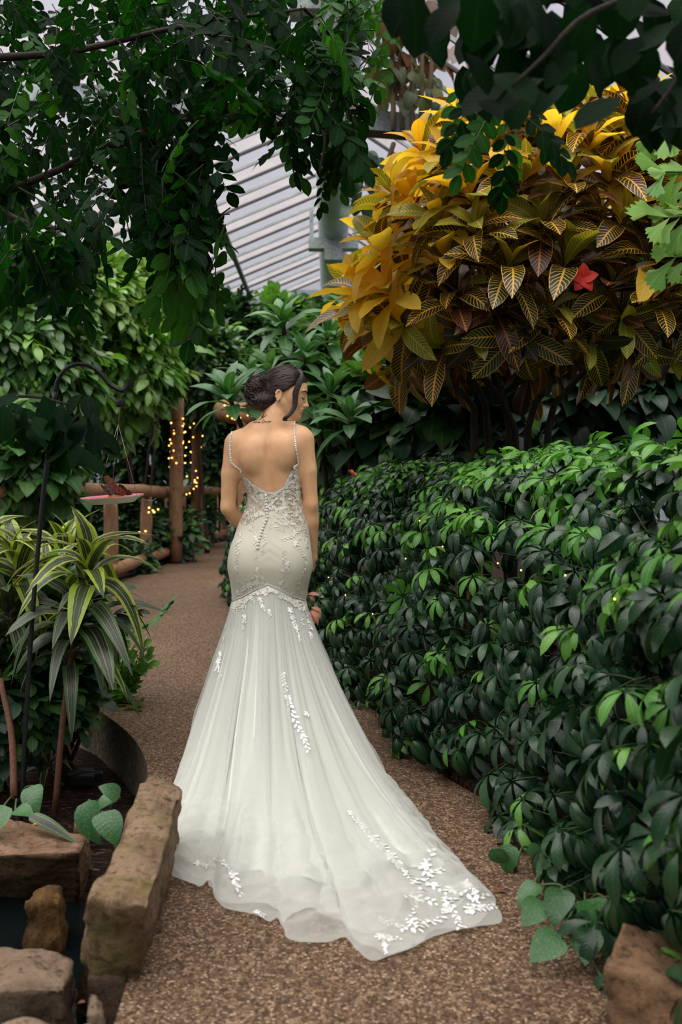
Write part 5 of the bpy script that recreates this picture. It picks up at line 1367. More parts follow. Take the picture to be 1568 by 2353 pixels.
class Field:
    def __init__(s, xs, ys, zs):
        s.ax = (np.asarray(xs, np.float32), np.asarray(ys, np.float32), np.asarray(zs, np.float32))
        s.F = np.full([len(a) for a in s.ax], 9.0, np.float32)
    def _box(s, lo, hi):
        sl = []
        for a, l, h in zip(s.ax, lo, hi):
            i, j = np.searchsorted(a, (l, h)); sl.append(slice(max(i-1, 0), min(j+1, len(a))))
        return tuple(sl), [a[q] for a, q in zip(s.ax, sl)]
    def put(s, lo, hi, fn, k=.015, op='add'):
        m = k+.03
        sl, (x, y, z) = s._box(np.array(lo)-m, np.array(hi)+m)
        if min(len(x), len(y), len(z)) == 0: return
        X, Y, Z = np.meshgrid(x, y, z, indexing='ij'); d = fn(X, Y, Z).astype(np.float32); f = s.F[sl]
        if op == 'add':
            h = np.clip(.5+.5*(f-d)/k, 0, 1); s.F[sl] = f*(1-h)+d*h-k*h*(1-h)
        elif op == 'sub':
            d = -d; h = np.clip(.5+.5*(d-f)/k, 0, 1); s.F[sl] = f*(1-h)+d*h+k*h*(1-h)
    def ell(s, c, r, k=.015, M=None, op='add'):
        c = np.array(c); r = np.array(r); R = max(r)
        def fn(X, Y, Z):
            q = np.stack([X-c[0], Y-c[1], Z-c[2]], -1)
            if M is not None: q = q @ np.asarray(M, np.float32).T
            k0 = np.linalg.norm(q/r, axis=-1); k1 = np.linalg.norm(q/(r*r), axis=-1)
            return k0*(k0-1)/np.maximum(k1, 1e-6)
        s.put(c-R, c+R, fn, k, op)
    def hell(s, f, r, u, rad, k=.01, op='add'): s.ell(hd(f, r, u), rad, k, HM, op)
    def cone(s, a, b, ra, rb, k=.015, op='add'):
        a = np.array(a, float); b = np.array(b, float); ba = b-a; L2 = ba@ba; R = max(ra, rb)
        def fn(X, Y, Z):
            px, py, pz = X-a[0], Y-a[1], Z-a[2]
            t = np.clip((px*ba[0]+py*ba[1]+pz*ba[2])/L2, 0, 1)
            return np.sqrt((px-t*ba[0])**2+(py-t*ba[1])**2+(pz-t*ba[2])**2)-(ra+(rb-ra)*t)
        s.put(np.minimum(a, b)-R, np.maximum(a, b)+R, fn, k, op)
    def chain(s, pts, rad, k=.012):
        for i in range(len(pts)-1): s.cone(pts[i], pts[i+1], rad[i], rad[i+1], k)
    def mesh(s):
        F = s.F; ax = s.ax; neg = F < 0; nx, ny, nz = F.shape
        cnt = np.zeros((nx-1, ny-1, nz-1), np.uint8)
        for i in (0, 1):
            for j in (0, 1):
                for k in (0, 1): cnt += neg[i:nx-1+i, j:ny-1+j, k:nz-1+k]
        cells = np.argwhere((cnt > 0) & (cnt < 8)); idx = np.full(cnt.shape, -1, np.int64); idx[tuple(cells.T)] = np.arange(len(cells))
        S = np.zeros((len(cells), 3)); C = np.zeros(len(cells)); corners = [(i, j, k) for i in (0, 1) for j in (0, 1) for k in (0, 1)]
        for a in corners:
            for d in range(3):
                if a[d]: continue
                b = list(a); b[d] = 1
                ia = cells+np.array(a); ib = cells+np.array(b)
                fa = F[tuple(ia.T)]; fb = F[tuple(ib.T)]; m = (fa < 0) != (fb < 0)
                t = np.where(m, fa/np.where(m, fa-fb, 1), 0)
                pa = np.stack([ax[q][ia[:, q]] for q in range(3)], 1); pb = np.stack([ax[q][ib[:, q]] for q in range(3)], 1)
                S += np.where(m[:, None], pa+(pb-pa)*t[:, None], 0); C += m
        V = S/C[:, None]; Q = []
        for d in range(3):
            sl0 = [slice(None)]*3; sl1 = [slice(None)]*3; sl0[d] = slice(0, -1); sl1[d] = slice(1, None)
            A, B = neg[tuple(sl0)], neg[tuple(sl1)]
            e = np.argwhere(A != B); o1, o2 = (d+1) % 3, (d+2) % 3
            ok = (e[:, o1] > 0) & (e[:, o2] > 0) & (e[:, o1] < F.shape[o1]-1) & (e[:, o2] < F.shape[o2]-1); e = e[ok]
            fl = A[tuple(e.T)]; q = []
            for s1, s2 in ((1, 1), (0, 1), (0, 0), (1, 0)):
                c = e.copy(); c[:, o1] -= s1; c[:, o2] -= s2; q.append(idx[tuple(c.T)])
            q = np.stack(q, 1); q[~fl] = q[~fl][:, ::-1]; Q.append(q)
        Q = np.concatenate(Q)
        return V, Q
def relax(V, Q, it=2, lam=.5, w=None):
    E = np.concatenate([Q[:, [i, (i+1) % 4]] for i in range(4)])
    for _ in range(it):
        S = np.zeros_like(V); C = np.zeros(len(V))
        for a, b in ((0, 1), (1, 0)): np.add.at(S, E[:, a], V[E[:, b]]); np.add.at(C, E[:, a], 1)
        A = S/np.maximum(C, 1)[:, None]-V
        V = V+A*lam*(1 if w is None else w[:, None])
    return V

# torso cross sections: z, cx, half width, cy, half depth
TOR = np.array([(.52, -.004, .142, .005, .115), (.643, -.004, .149, .0, .124), (.74, .0, .160, -.008, .135), (.83, .003, .169, -.016, .146), (.924, .007, .164, -.010, .134), (1.018, .016, .142, .002, .110),
                (1.084, .021, .118, .008, .093), (1.131, .021, .109, .010, .088), (1.206, .006, .122, .008, .094), (1.282, -.006, .138, .004, .100), (1.357, -.003, .146, .002, .096), (1.405, .0, .128, .006, .076), (1.44, .004, .07, .008, .05)])
def cub(z, k):
    return np.interp(z, TOR[:, 0], TOR[:, k])
_zz = np.linspace(.52, 1.44, 185); _tt = [np.convolve(np.pad(cub(_zz, k), 6, mode='edge'), np.hanning(15)[1:-1]/np.hanning(15).sum(), 'valid') for k in range(1, 5)]
def tor(z): return [np.interp(z, _zz, t) for t in _tt]
def torso_fn(X, Y, Z):
    cx, a, cy, b = tor(Z)
    q = np.sqrt(((X-cx)/a)**2+((Y-cy)/b)**2)
    d = (q-1)*np.minimum(a, b)
    return np.maximum(d, np.maximum(Z-1.44, .52-Z))

def body_field(fl, dress=False):
    fl.put((-.2, -.18, .52), (.22, .17, 1.44), torso_fn, .012)
    for sx in (-1, 1):
        fl.ell((sx*.072+.004, -.062, .845), (.090, .088, .100), .05)                 # seat
        fl.ell((sx*.070-.002, -.072, 1.315+.01*sx), (.050, .036, .075), .03)        # shoulder blade
        fl.ell((sx*.062, .085, 1.262), (.055, .050, .058), .03)                      # bust
    if dress: return
    # neck and shoulders
    fl.cone((.006, .0, 1.38), (.026, .006, 1.505), .056, .047, .02)
    fl.cone((.020, .004, 1.47), hd(-.015, 0, -.045), .048, .050, .02)
    fl.cone((-.020, -.004, 1.425), (-.130, .0, 1.375), .046, .037, .035)
    fl.cone((.030, -.004, 1.43), (.126, .0, 1.398), .044, .038, .035)
    fl.cone((.004, -.03, 1.36), (.020, -.012, 1.47), .045, .040, .03)
    # arms
    LE = (-.181, .012, 1.080); LW = (-.070, .205, .93)
    fl.cone((-.150, .0, 1.350), (-.170, .0, 1.23), .046, .039, .045)
    fl.cone((-.170, .0, 1.23), LE, .040, .033, .012); fl.cone(LE, (-.150, .065, 1.03), .034, .034, .012); fl.cone((-.150, .065, 1.03), LW, .034, .023, .012)
    RE = (.177, .008, 1.098); RW = (.182, .085, .860)
    fl.cone((.147, .0, 1.368), (.166, .0, 1.24), .045, .038, .045)
    fl.cone((.166, .0, 1.24), RE, .039, .032, .012); fl.cone(RE, (.180, .03, 1.02), .033, .033, .012); fl.cone((.180, .03, 1.02), RW, .033, .022, .012)
    fl.ell((.184, -.012, 1.094), (.015, .014, .020), .02); fl.ell((-.186, -.008, 1.080), (.015, .014, .020), .02)
    # hands: right closes on the stems, left comes across to meet it
    def hand(w, d, side, up, curl):
        w = np.array(w); d = np.array(d, float); d /= np.linalg.norm(d); n = np.array(up, float); n -= d*(n@d); n /= np.linalg.norm(n); s = np.cross(d, n)*side
        pc = w+d*.05
        M = np.stack([d, s, n]); fl.ell(pc, (.048, .038, .016), .012, M)
        fl.cone(w, pc, .022, .018, .012)
        for i, (o, ln) in enumerate(((.028, .068), (.010, .076), (-.010, .070), (-.027, .056))):
            a = w+d*.088+s*o; b = a+(d*math.cos(curl)-n*math.sin(curl))*ln*.5; c = b+(d*math.cos(2*curl)-n*math.sin(2*curl))*ln*.3; e = c+(d*math.cos(2.8*curl)-n*math.sin(2.8*curl))*ln*.25
            fl.chain((a-d*.02, a, b, c, e), (.0085, .0085, .0080, .0072, .0062), .004)
        a = w+d*.03+s*.030; b = a+(d*.6+s*.6-n*.4)*.036; c = b+(d*.8-s*.1-n*.6)*.030
        fl.chain((a, b, c), (.011, .0095, .0075), .006)
    hand(RW, (-.30, .35, -.88), -1, (.9, .35, -.15), .75)
    hand(LW, (.72, .20, -.62), 1, (.3, .9, .3), .65)
    # legs and shoes under the skirt
    for sx in (-1, 1):
        fl.chain(((sx*.078, .0, .70), (sx*.075, .015, .48), (sx*.072, .0, .44), (sx*.070, -.025, .30), (sx*.068, -.02, .11)), (.066, .058, .053, .052, .036), .02)
        fl.cone((sx*.068, -.035, .10), (sx*.074, .10, .035), .032, .022, .02); fl.cone((sx*.068, -.045, .09), (sx*.068, -.048, .02), .020, .009, .01); fl.cone((sx*.074, .09, .03), (sx*.078, .15, .02), .026, .016, .02)
    # head
    fl.hell(0, 0, .015, (.094, .073, .087), .02)
    fl.hell(.030, 0, -.042, (.060, .058, .080), .03)
    fl.hell(.046, 0, -.085, (.038, .042, .026), .025); fl.hell(.076, 0, -.103, (.016, .018, .014), .014)
    for sx in (-1, 1):
        fl.cone(hd(.000, sx*.052, -.058), hd(.062, sx*.020, -.101), .015, .014, .018)
        fl.hell(.052, sx*.034, -.046, (.026, .026, .028), .02)
        fl.hell(.076, sx*.026, .008, (.014, .022, .008), .012)
        fl.hell(.072, sx*.031, -.016, (.0135, .0155, .0115), .006)
        fl.hell(.0795, sx*.031, -.0205, (.006, .014, .0022), .003)
        fl.hell(.093, sx*.0105, -.0495, (.009, .0065, .006), .004)
        fl.hell(.040, sx*.056, -.010, (.02, .012, .03), .02, )
        # ear: dish, rim, lobe
        e = lambda f, u, r=.072: hd(f-.004, sx*(r+.003), u*1.15-.012)
        ps = [e(-.004, -.032, .071), e(-.002, -.022, .071), e(-.003, -.006, .073), e(-.010, .000, .075), e(-.020, -.003, .077), e(-.024, -.014, .078), e(-.019, -.028, .076), e(-.011, -.038, .073)]
        fl.chain(ps, [.004, .004, .004, .004, .004, .004, .0045, .0055], .004)
        fl.hell(-.017, sx*.071, -.032, (.012, .006, .021), .006)
    fl.cone(hd(.086, 0, .0), hd(.105, 0, -.041), .0065, .0075, .012); fl.hell(.1075, 0, -.0455, (.0085, .0085, .0075), .005)
    fl.cone(hd(.096, 0, -.052), hd(.094, 0, -.060), .006, .006, .008)
    fl.hell(.080, 0, -.071, (.015, .026, .016), .012)
    fl.hell(.0925, 0, -.0660, (.0095, .0200, .0046), .0025); fl.hell(.0915, 0, -.0765, (.0095, .0165, .0056), .0025)

def span(*segs):
    out = []
    for a, b, st in segs: out += list(np.arange(a, b, st))
    return out+[segs[-1][1]]
fl = Field(span((-.27, -.03, .0042), (-.03, .20, .003), (.20, .26, .0042)), span((-.20, -.10, .0045), (-.10, .11, .0032), (.11, .40, .006)), span((.0, .60, .011), (.60, 1.40, .0048), (1.40, 1.70, .0028)))
body_field(fl)
V, Q = fl.mesh(); V = relax(V, Q, 3, .5)
_w = np.clip((np.abs(V[:, 0])-.118)/.03, 0, 1)*np.clip((1.40-V[:, 2])/.04, 0, 1)*np.clip((V[:, 2]-.90)/.05, 0, 1)*np.clip((.14-V[:, 1])/.03, 0, 1)
V = relax(V, Q, 40, .5, _w)
# spine furrow and the hollow between the shoulder blades
m = (V[:, 1] < 0) & (V[:, 2] > .95) & (V[:, 2] < 1.47)
cx = np.interp(V[:, 2], _zz, _tt[0])
V[m, 1] += (.0100*np.exp(-((V[:, 0]-cx)/.013)**2)*np.clip((V[:, 2]-.95)/.15, 0, 1)*np.clip((1.47-V[:, 2])/.14, 0, 1))[m]
BODY_V, BODY_Q = V, Q

def skin_mat():
    m, nt, out = new_mat('warm_skin')
    at = nd(nt, 'ShaderNodeAttribute', attribute_name='lip')
    ns = nd(nt, 'ShaderNodeTexNoise', inp={'Vector': coords(nt), 'Scale': 22.0, 'Detail': 5.0})
    vo = nd(nt, 'ShaderNodeTexVoronoi', inp={'Vector': coords(nt), 'Scale': 26.0})
    c = ramp(nt, ns.outputs[0], [(.3, s2l(230, 176, 132)), (.7, s2l(241, 192, 148))])
    c = mixc(nt, math_n(nt, 'MULTIPLY', math_n(nt, 'LESS_THAN', vo.outputs['Distance'], .032), .6), c, s2l(110, 64, 44))
    c = mixc(nt, at.outputs['Fac'], c, s2l(196, 112, 92))
    b = nd(nt, 'ShaderNodeBsdfPrincipled', inp={'Base Color': c, 'Roughness': .48, 'Specular IOR Level': .35, 'Subsurface Weight': .12, 'Subsurface Radius': (.012, .005, .003), 'Subsurface Scale': .4})
    n2 = nd(nt, 'ShaderNodeTexNoise', inp={'Vector': coords(nt), 'Scale': 300.0, 'Detail': 3.0})
    bp = nd(nt, 'ShaderNodeBump', inp={'Strength': .08, 'Distance': .001, 'Height': n2.outputs[0]})
    nt.links.new(bp.outputs[0], b.inputs['Normal']); nt.links.new(b.outputs[0], out.inputs[0]); return m
me = mk_mesh('person', V, Q, [skin_mat()])
q = (V-HC) @ HM.T
lipm = np.zeros(len(V))
for f, u, rr_ in ((.0935, -.0660, (.014, .0205, .0054)), (.0925, -.0765, (.014, .017, .0064))):
    lipm = np.maximum(lipm, np.clip((1.12-np.sqrt(((q[:, 0]-f)/rr_[0])**2+(q[:, 1]/rr_[1])**2+((q[:, 2]-u)/rr_[2])**2))*6, 0, 1))
a = me.attributes.new('lip', 'FLOAT', 'POINT'); a.data.foreach_set('value', lipm.astype(np.float32))
bride = tag(link('person', me, None, BASE), 'woman in a white lace wedding gown seen from behind, looking over her shoulder', 'person')
BODY_T = BVHTree.FromPolygons([tuple(v) for v in V], [tuple(int(i) for i in f) for f in Q])

# ------------------------------------------------------------------ gown
def satin(name, col, rough=.5, sheen=.3, col2=None, alpha=None, trans=0.0, weave=0.0):
    m, nt, out = new_mat(name)
    b = nd(nt, 'ShaderNodeBsdfPrincipled', inp={'Base Color': (*col, 1), 'Roughness': rough, 'Sheen Weight': sheen, 'Specular IOR Level': .3})
    if col2:
        ns = nd(nt, 'ShaderNodeTexNoise', inp={'Vector': coords(nt), 'Scale': 46.0, 'Detail': 5.0, 'Roughness': .7})
        nt.links.new(ramp(nt, ns.outputs[0], [(.42, col2), (.54, col)]), b.inputs['Base Color'])
        bp = nd(nt, 'ShaderNodeBump', inp={'Strength': .6, 'Distance': .003, 'Height': ns.outputs[0]}); nt.links.new(bp.outputs[0], b.inputs['Normal'])
    sh = b.outputs[0]
    if trans:
        tl = nd(nt, 'ShaderNodeBsdfTranslucent', inp={'Color': (*col, 1)}); mx = nd(nt, 'ShaderNodeMixShader', inp={0: trans, 1: sh, 2: tl.outputs[0]}); sh = mx.outputs[0]
    if alpha is not None:
        tp = nd(nt, 'ShaderNodeBsdfTransparent'); lw = nd(nt, 'ShaderNodeLayerWeight', inp={'Blend': .35})
        fac = math_n(nt, 'MULTIPLY_ADD', lw.outputs['Facing'], 1-alpha-.1, alpha, True)
        mx = nd(nt, 'ShaderNodeMixShader', inp={0: fac, 1: tp.outputs[0], 2: sh}); sh = mx.outputs[0]
    nt.links.new(sh, out.inputs[0]); return m
IVORY = s2l(216, 212, 192)
M_SATIN = satin('ivory_satin', IVORY, .42, .2)
M_LACE_BOD = satin('bodice_net', s2l(176, 156, 132), .6, .2, s2l(206, 202, 186))
M_TULLE = satin('tulle', s2l(223, 226, 218), .7, .3, None, .26, .3)
M_LINING = satin('skirt_lining', s2l(206, 209, 199), .55, .2)
M_LACE = satin('white_lace', s2l(236, 238, 234), .35, .4)
M_LACEI = satin('ivory_lace', s2l(234, 232, 218), .35, .4)

# gown body: rays from the torso axis out to a surface just off the skin
fd = Field(span((-.24, .25, .006)), span((-.22, .20, .006)), span((.5, 1.45, .008))); body_field(fd, True)
def samp(Pn):
    ix = []
    for k in range(3):
        a = fd.ax[k]; i = np.clip(np.searchsorted(a, Pn[..., k])-1, 0, len(a)-2); t = np.clip((Pn[..., k]-a[i])/(a[i+1]-a[i]), 0, 1); ix.append((i, t))
    out = 0
    for dx in (0, 1):
        for dy in (0, 1):
            for dz in (0, 1):
                w = 1
                for (i, t), d in zip(ix, (dx, dy, dz)): w = w*(t if d else 1-t)
                out = out+w*fd.F[ix[0][0]+dx, ix[1][0]+dy, ix[2][0]+dz]
    return out
NTH = 288
TH = np.linspace(0, 2*np.pi, NTH, endpoint=False)      # 0 = +x (her right), -pi/2 = back
def angd(t, c): return np.abs((t-c+np.pi) % (2*np.pi)-np.pi)
dB = angd(TH, -np.pi/2)                                 # angle from the middle of the back
zneck = np.interp(dB, [0, .25, .5, .8, 1.05, 1.25, 1.45, 1.7, 2.2, 3.15], [1.147, 1.152, 1.166, 1.192, 1.225, 1.252, 1.268, 1.285, 1.32, 1.295])
rgt = np.cos(TH) > 0
zneck = zneck+np.where(rgt, np.interp(dB, [0, .5, .75, .95, 1.15, 1.4, 1.8], [0, .003, .02, .034, .032, .012, 0]), np.interp(dB, [0, .8, 1.1, 1.4, 1.8], [0, -.008, -.014, -.005, 0]))
zseam = np.interp(dB, [0, .3, .8, 1.5, 3.15], [.752, .732, .690, .655, .650])
NZ = 90
tt = np.linspace(0, 1, NZ)
ZZ = zseam[:, None]+(zneck-zseam)[:, None]*tt[None]
CX = np.interp(ZZ, _zz, _tt[0]); CYc = np.interp(ZZ, _zz, _tt[2])
lo = np.full(ZZ.shape, .02); hi = np.full(ZZ.shape, .30)
dx, dy = np.cos(TH)[:, None], np.sin(TH)[:, None]
off = .0055
for _ in range(26):
    mid = (lo+hi)/2
    f = samp(np.stack([CX+dx*mid, CYc+dy*mid, ZZ], -1))-off
    hi = np.where(f > 0, mid, hi); lo = np.where(f > 0, lo, mid)
RR = (lo+hi)/2
# soft drag lines of the satin from the button row
GV = np.stack([CX+dx*RR, CYc+dy*RR, ZZ], -1)
for _ in range(2):
    GV[:, :, :2] = GV[:, :, :2]*.5+.25*(np.roll(GV, 1, 0)+np.roll(GV, -1, 0))[:, :, :2]
pull = .0035*np.exp(-((GV[:, :, 2]-.905)/.05)**2)*np.sin((dB[:, None]*9)+(GV[:, :, 2]-.9)*90)*np.exp(-(dB[:, None]/.55)**2)
GV[:, :, 1] -= .35*np.abs(pull)*(np.sin(TH)[:, None] < 0)
idx = np.arange(NTH*NZ).reshape(NTH, NZ)
def ring_quads(idx):
    a = idx; b = np.roll(idx, -1, 0)
    return np.stack([a[:, :-1], b[:, :-1], b[:, 1:], a[:, 1:]], -1).reshape(-1, 4)
GQ = ring_quads(idx)
zc = GV[:, :-1, 2]+.0
mi = (zc > 1.035+.03*np.sin(3*TH)[:, None]).astype(int).reshape(-1)
# inner face so that the cloth has thickness at the neckline
GI = GV.copy(); GI[:, :, :2] -= np.stack([np.cos(TH), np.sin(TH)], -1)[:, None]*.003
VV = np.concatenate([GV.reshape(-1, 3), GI.reshape(-1, 3)]); n0 = NTH*NZ
QQ = np.concatenate([GQ, GQ[:, ::-1]+n0, np.stack([idx[:, -1], np.roll(idx[:, -1], -1), np.roll(idx[:, -1], -1)+n0, idx[:, -1]+n0], -1)])
bod = link('gown_bodice', mk_mesh('gown_bodice', VV, QQ, [M_SATIN, M_LACE_BOD], midx=np.concatenate([mi, mi, np.ones(NTH, int)])), bride)
bod['label'] = 'fitted ivory satin and lace bodice with a deep open back'

# skirt: from the seam to a hem curve on the ground
HEM = [(772, 1714), (850, 1772), (940, 1850), (1003, 1925), (1060, 1998), (1112, 2050), (1142, 2092), (1156, 2130), (1100, 2142), (1042, 2152), (1000, 2165), (945, 2192), (890, 2212), (850, 2224), (822, 2200), (800, 2166), (758, 2180), (715, 2181),
       (672, 2172), (655, 2158), (640, 2122), (620, 2132), (585, 2116), (545, 2108), (510, 2098), (495, 2076), (478, 2036), (460, 2050), (436, 2040), (400, 2026), (362, 2016), (354, 1988), (362, 1950)]
hemw = [np.array(G(*p))[:2]-np.array(BASE)[:2] for p in HEM]
hemw += [np.array(p)-np.array((BX, BY)) for p in ((-.585, 3.45), (-.600, 3.75), (-.575, 4.05), (-.53, 4.30), (-.44, 4.52), (-.30, 4.66), (-.16, 4.68), (-.04, 4.62))]
hw = np.array([tuple(p) for p in hemw])
hs = np.array(smooth_poly([tuple(p) for p in hw]+[tuple(hw[0])], 10))
NS = 540
# each hem point hangs from the seam point that lies nearest in direction: left hem from the left hip ...
L = np.concatenate([[0], np.cumsum(np.linalg.norm(np.diff(hs, axis=0), axis=1))])
# anchor pairs (hem vertex number in HEM order, angle on the seam)
anc = [(0, -.05), (7, -.75), (13, -1.15), (20, -1.60), (26, -2.05), (31, -2.50), (35, -2.95), (38, -3.70), (41, -2*math.pi-.05)]
hl = np.array([L[min(i*10, len(L)-1)] for i, _ in anc]); ha = np.array([q for _, q in anc])
sl = np.linspace(0, L[-1], NS, endpoint=False)
hx = np.interp(sl, L, hs[:, 0]); hy = np.interp(sl, L, hs[:, 1]); th = np.interp(sl, hl, ha)
def seam_pt(t, grow=0.0):
    i = ((t % (2*np.pi))/(2*np.pi)*NTH); a = np.floor(i).astype(int) % NTH; b = (a+1) % NTH; w = (i-np.floor(i))[:, None]
    return GV[a, 3]*(1-w)+GV[b, 3]*w+np.stack([np.cos(t), np.sin(t), 0*t], -1)*grow
_rng = np.random.default_rng(4)
NT = 150
def skirt(name, mat, grow, t_end, lift, fold, ruff, seed, thick=False, hemk=1.0):
    """one layer of the skirt: folds start at the seam, deepen downwards and break up where the cloth lies on the ground"""
    T = seam_pt(th, grow); B = np.stack([hx, hy, 0*hx], -1)
    D = np.linalg.norm((B-T)[:, :2], axis=1)
    ar_ = sl[:, None]/L[-1]*2*np.pi
    te = t_end*(1+(0 if t_end == 1 else .035)*(np.sin(5*ar_+seed)+.7*np.sin(11*ar_+2*seed)+.5*np.sin(23*ar_)))
    s = np.linspace(0, 1, NT)[None]*te
    p = np.clip(1.12+.95*(D-.35), 1.12, 2.7)[:, None]
    sx = s**(1.0+.05*p)
    z = (T[:, 2:3]-lift)*(1-s)**p+lift*(s > 0)
    X = T[:, 0:1]+(B-T)[:, 0:1]*sx; Yq = T[:, 1:2]+(B-T)[:, 1:2]*sx
    # pleats
    ph = np.zeros((NS, 1)); arc = sl[:, None]/L[-1]*2*np.pi
    r = np.random.default_rng(seed)
    F = 0
    for n, a in ((17, .55), (26, .45), (41, .28), (9, .5)):
        F = F+a*np.sin(n*arc+r.uniform(0, 6.28)+1.1*np.sin(3*arc+r.uniform(0, 6)))
    F = F+.8*np.exp(-s*5)*(np.sin(64*arc+1.3*np.sin(7*arc))+.6*np.sin(97*arc))
    nx_, ny_ = -(np.roll(hy, -1)-np.roll(hy, 1)), (np.roll(hx, -1)-np.roll(hx, 1)); ln = np.hypot(nx_, ny_); nx_, ny_ = nx_/ln, ny_/ln
    out_ = np.sign((hx-T[:, 0])*nx_+(hy-T[:, 1])*ny_+1e-9); nx_, ny_ = nx_*out_, ny_*out_
    steep = np.clip(z/.25, 0, 1)
    amp = fold*1.35*np.clip(s*3.2, 0, 1)*(.25+.75*np.clip(s*1.6, 0, 1))
    X = X+F*amp*nx_[:, None]*steep; Yq = Yq+F*amp*ny_[:, None]*steep
    z = z+np.abs(F)*amp*.55*(1-steep)*np.clip((1-s)*8, .15, 1)
    # crumpled tulle on the ground
    gr = np.clip((s-.55)/.3, 0, 1)*ruff
    N = np.empty(X.shape)
    for i in range(NS):
        for j in range(NT):
            N[i, j] = noise.fractal(Vector((X[i, j]*6.5+seed, Yq[i, j]*6.5, seed)), .9, 2.1, 3) if gr[i, j] > 0 else 0
    left = np.clip((-.12-X)/.18, 0, 1)*np.clip((-.75-Yq)/.3+.3, 0, 1)
    z = z+gr*(.028+.05*left)*np.maximum(N+.12, 0)*np.clip((1.0-s)*14, .12, 1)
    X = X+gr*.012*N; z = np.maximum(z, .004)
    Vs = np.stack([X, Yq, z], -1); id2 = np.arange(NS*NT).reshape(NS, NT)
    Qs = ring_quads(id2)
    o = link(name, mk_mesh(name, Vs.reshape(-1, 3), Qs, [mat]), bride)
    return o, Vs, Qs
sk1, SV, SQ = skirt('skirt_tulle', M_TULLE, .003, 1.0, .014, .020, 1.0, 3)
sk1['label'] = 'sheer white tulle overskirt with a long train'
sk2, _, _ = skirt('skirt_tulle', M_TULLE, .0015, .965, .011, .018, .8, 9); sk2['label'] = 'second sheer tulle layer, a little shorter'
sk4, _, _ = skirt('skirt_tulle', M_TULLE, .0005, .90, .008, .016, .6, 14); sk4['label'] = 'third sheer tulle layer, shorter still'
sk3, _, _ = skirt('skirt_lining', M_LINING, -.001, .80, .005, .014, .3, 5)
cord = MB(); cord.tube([Vector(GV[i % NTH, 3])+Vector((math.cos(TH[i % NTH]), math.sin(TH[i % NTH]), 0))*.002 for i in range(0, NTH+1, 3)], .0022, 6, False); cord.build('seam_cord', M_LACEI, bod)
GOWN_T = BVHTree.FromPolygons([tuple(v) for v in np.concatenate([GV.reshape(-1, 3), SV.reshape(-1, 3)])], [tuple(int(i) for i in f) for f in np.concatenate([GQ, SQ+n0])])
EYE = Vector((0, 0, CAMH))-BASE
def on_gown(u, v, tree=None):
    d = Vector(((u-CU)/FPX, 1, -(v-CV)/FPX)).normalized()
    h = (tree or GOWN_T).ray_cast(EYE, d)
    if h[0] is None: return None, None
    n = h[1] if h[1].dot(d) < 0 else -h[1]
    return h[0], n
PET = leaf_tpl(4, .34, .9, .6, .06, .10); LEAFL = leaf_tpl(4, .24, .75, .85, .06, .08)
def motif(u, v, ang, size, rng, mat, parent, kind=0, lift=.0025):
    """an embroidered spray: a flower, a few leaves along a little stem, every petal laid on the cloth"""
    Vv = []; Ff = []; k = 0
    def petal(tpl, uu, vv, a, s):
        nonlocal k
        p, n = on_gown(uu, vv)
        if p is None: return
        p2, _ = on_gown(uu+3*math.cos(a), vv+3*math.sin(a))
        if p2 is None: return
        d = (p2-p)
        if d.length < 1e-6 or d.length > .05: return
        up = (n+Vector((rng.uniform(-.25, .25), rng.uniform(-.25, .25), rng.uniform(-.25, .25)))).normalized()
        M = np.array(place(p+n*lift, d, up, s)); w = tpl.V @ M[:3, :3].T+M[:3, 3]
        Vv.append(w); Ff.extend(tuple(i+k for i in f) for f in tpl.F); k += len(w)
    pz, _ = on_gown(u, v)
    if pz is None: return
    mpp = (Vector(pz)-EYE).length/FPX; size = size*(1.12 if v < 1400 else 1.3)
    if kind == 0:
        for i in range(5): petal(PET, u, v, ang+i*2*math.pi/5+rng.uniform(-.2, .2), size*.42*mpp*rng.uniform(.8, 1.1))
    nl = 6 if kind == 0 else 8
    for i in range(nl):
        t = (i+1)/nl*(1 if kind == 0 else 1); sgn = 1 if i % 2 else -1
        x = u+math.cos(ang)*size*(t if kind == 0 else t*2-1)*.8; y = v+math.sin(ang)*size*(t if kind == 0 else t*2-1)*.8
        petal(LEAFL, x, y, ang+sgn*rng.uniform(.5, 1.0), size*.46*mpp*rng.uniform(.7, 1.1))
    if Vv: link('lace_applique', mk_mesh('lace_applique', np.concatenate(Vv), Ff, [mat]), parent)
rng = random.Random(12)
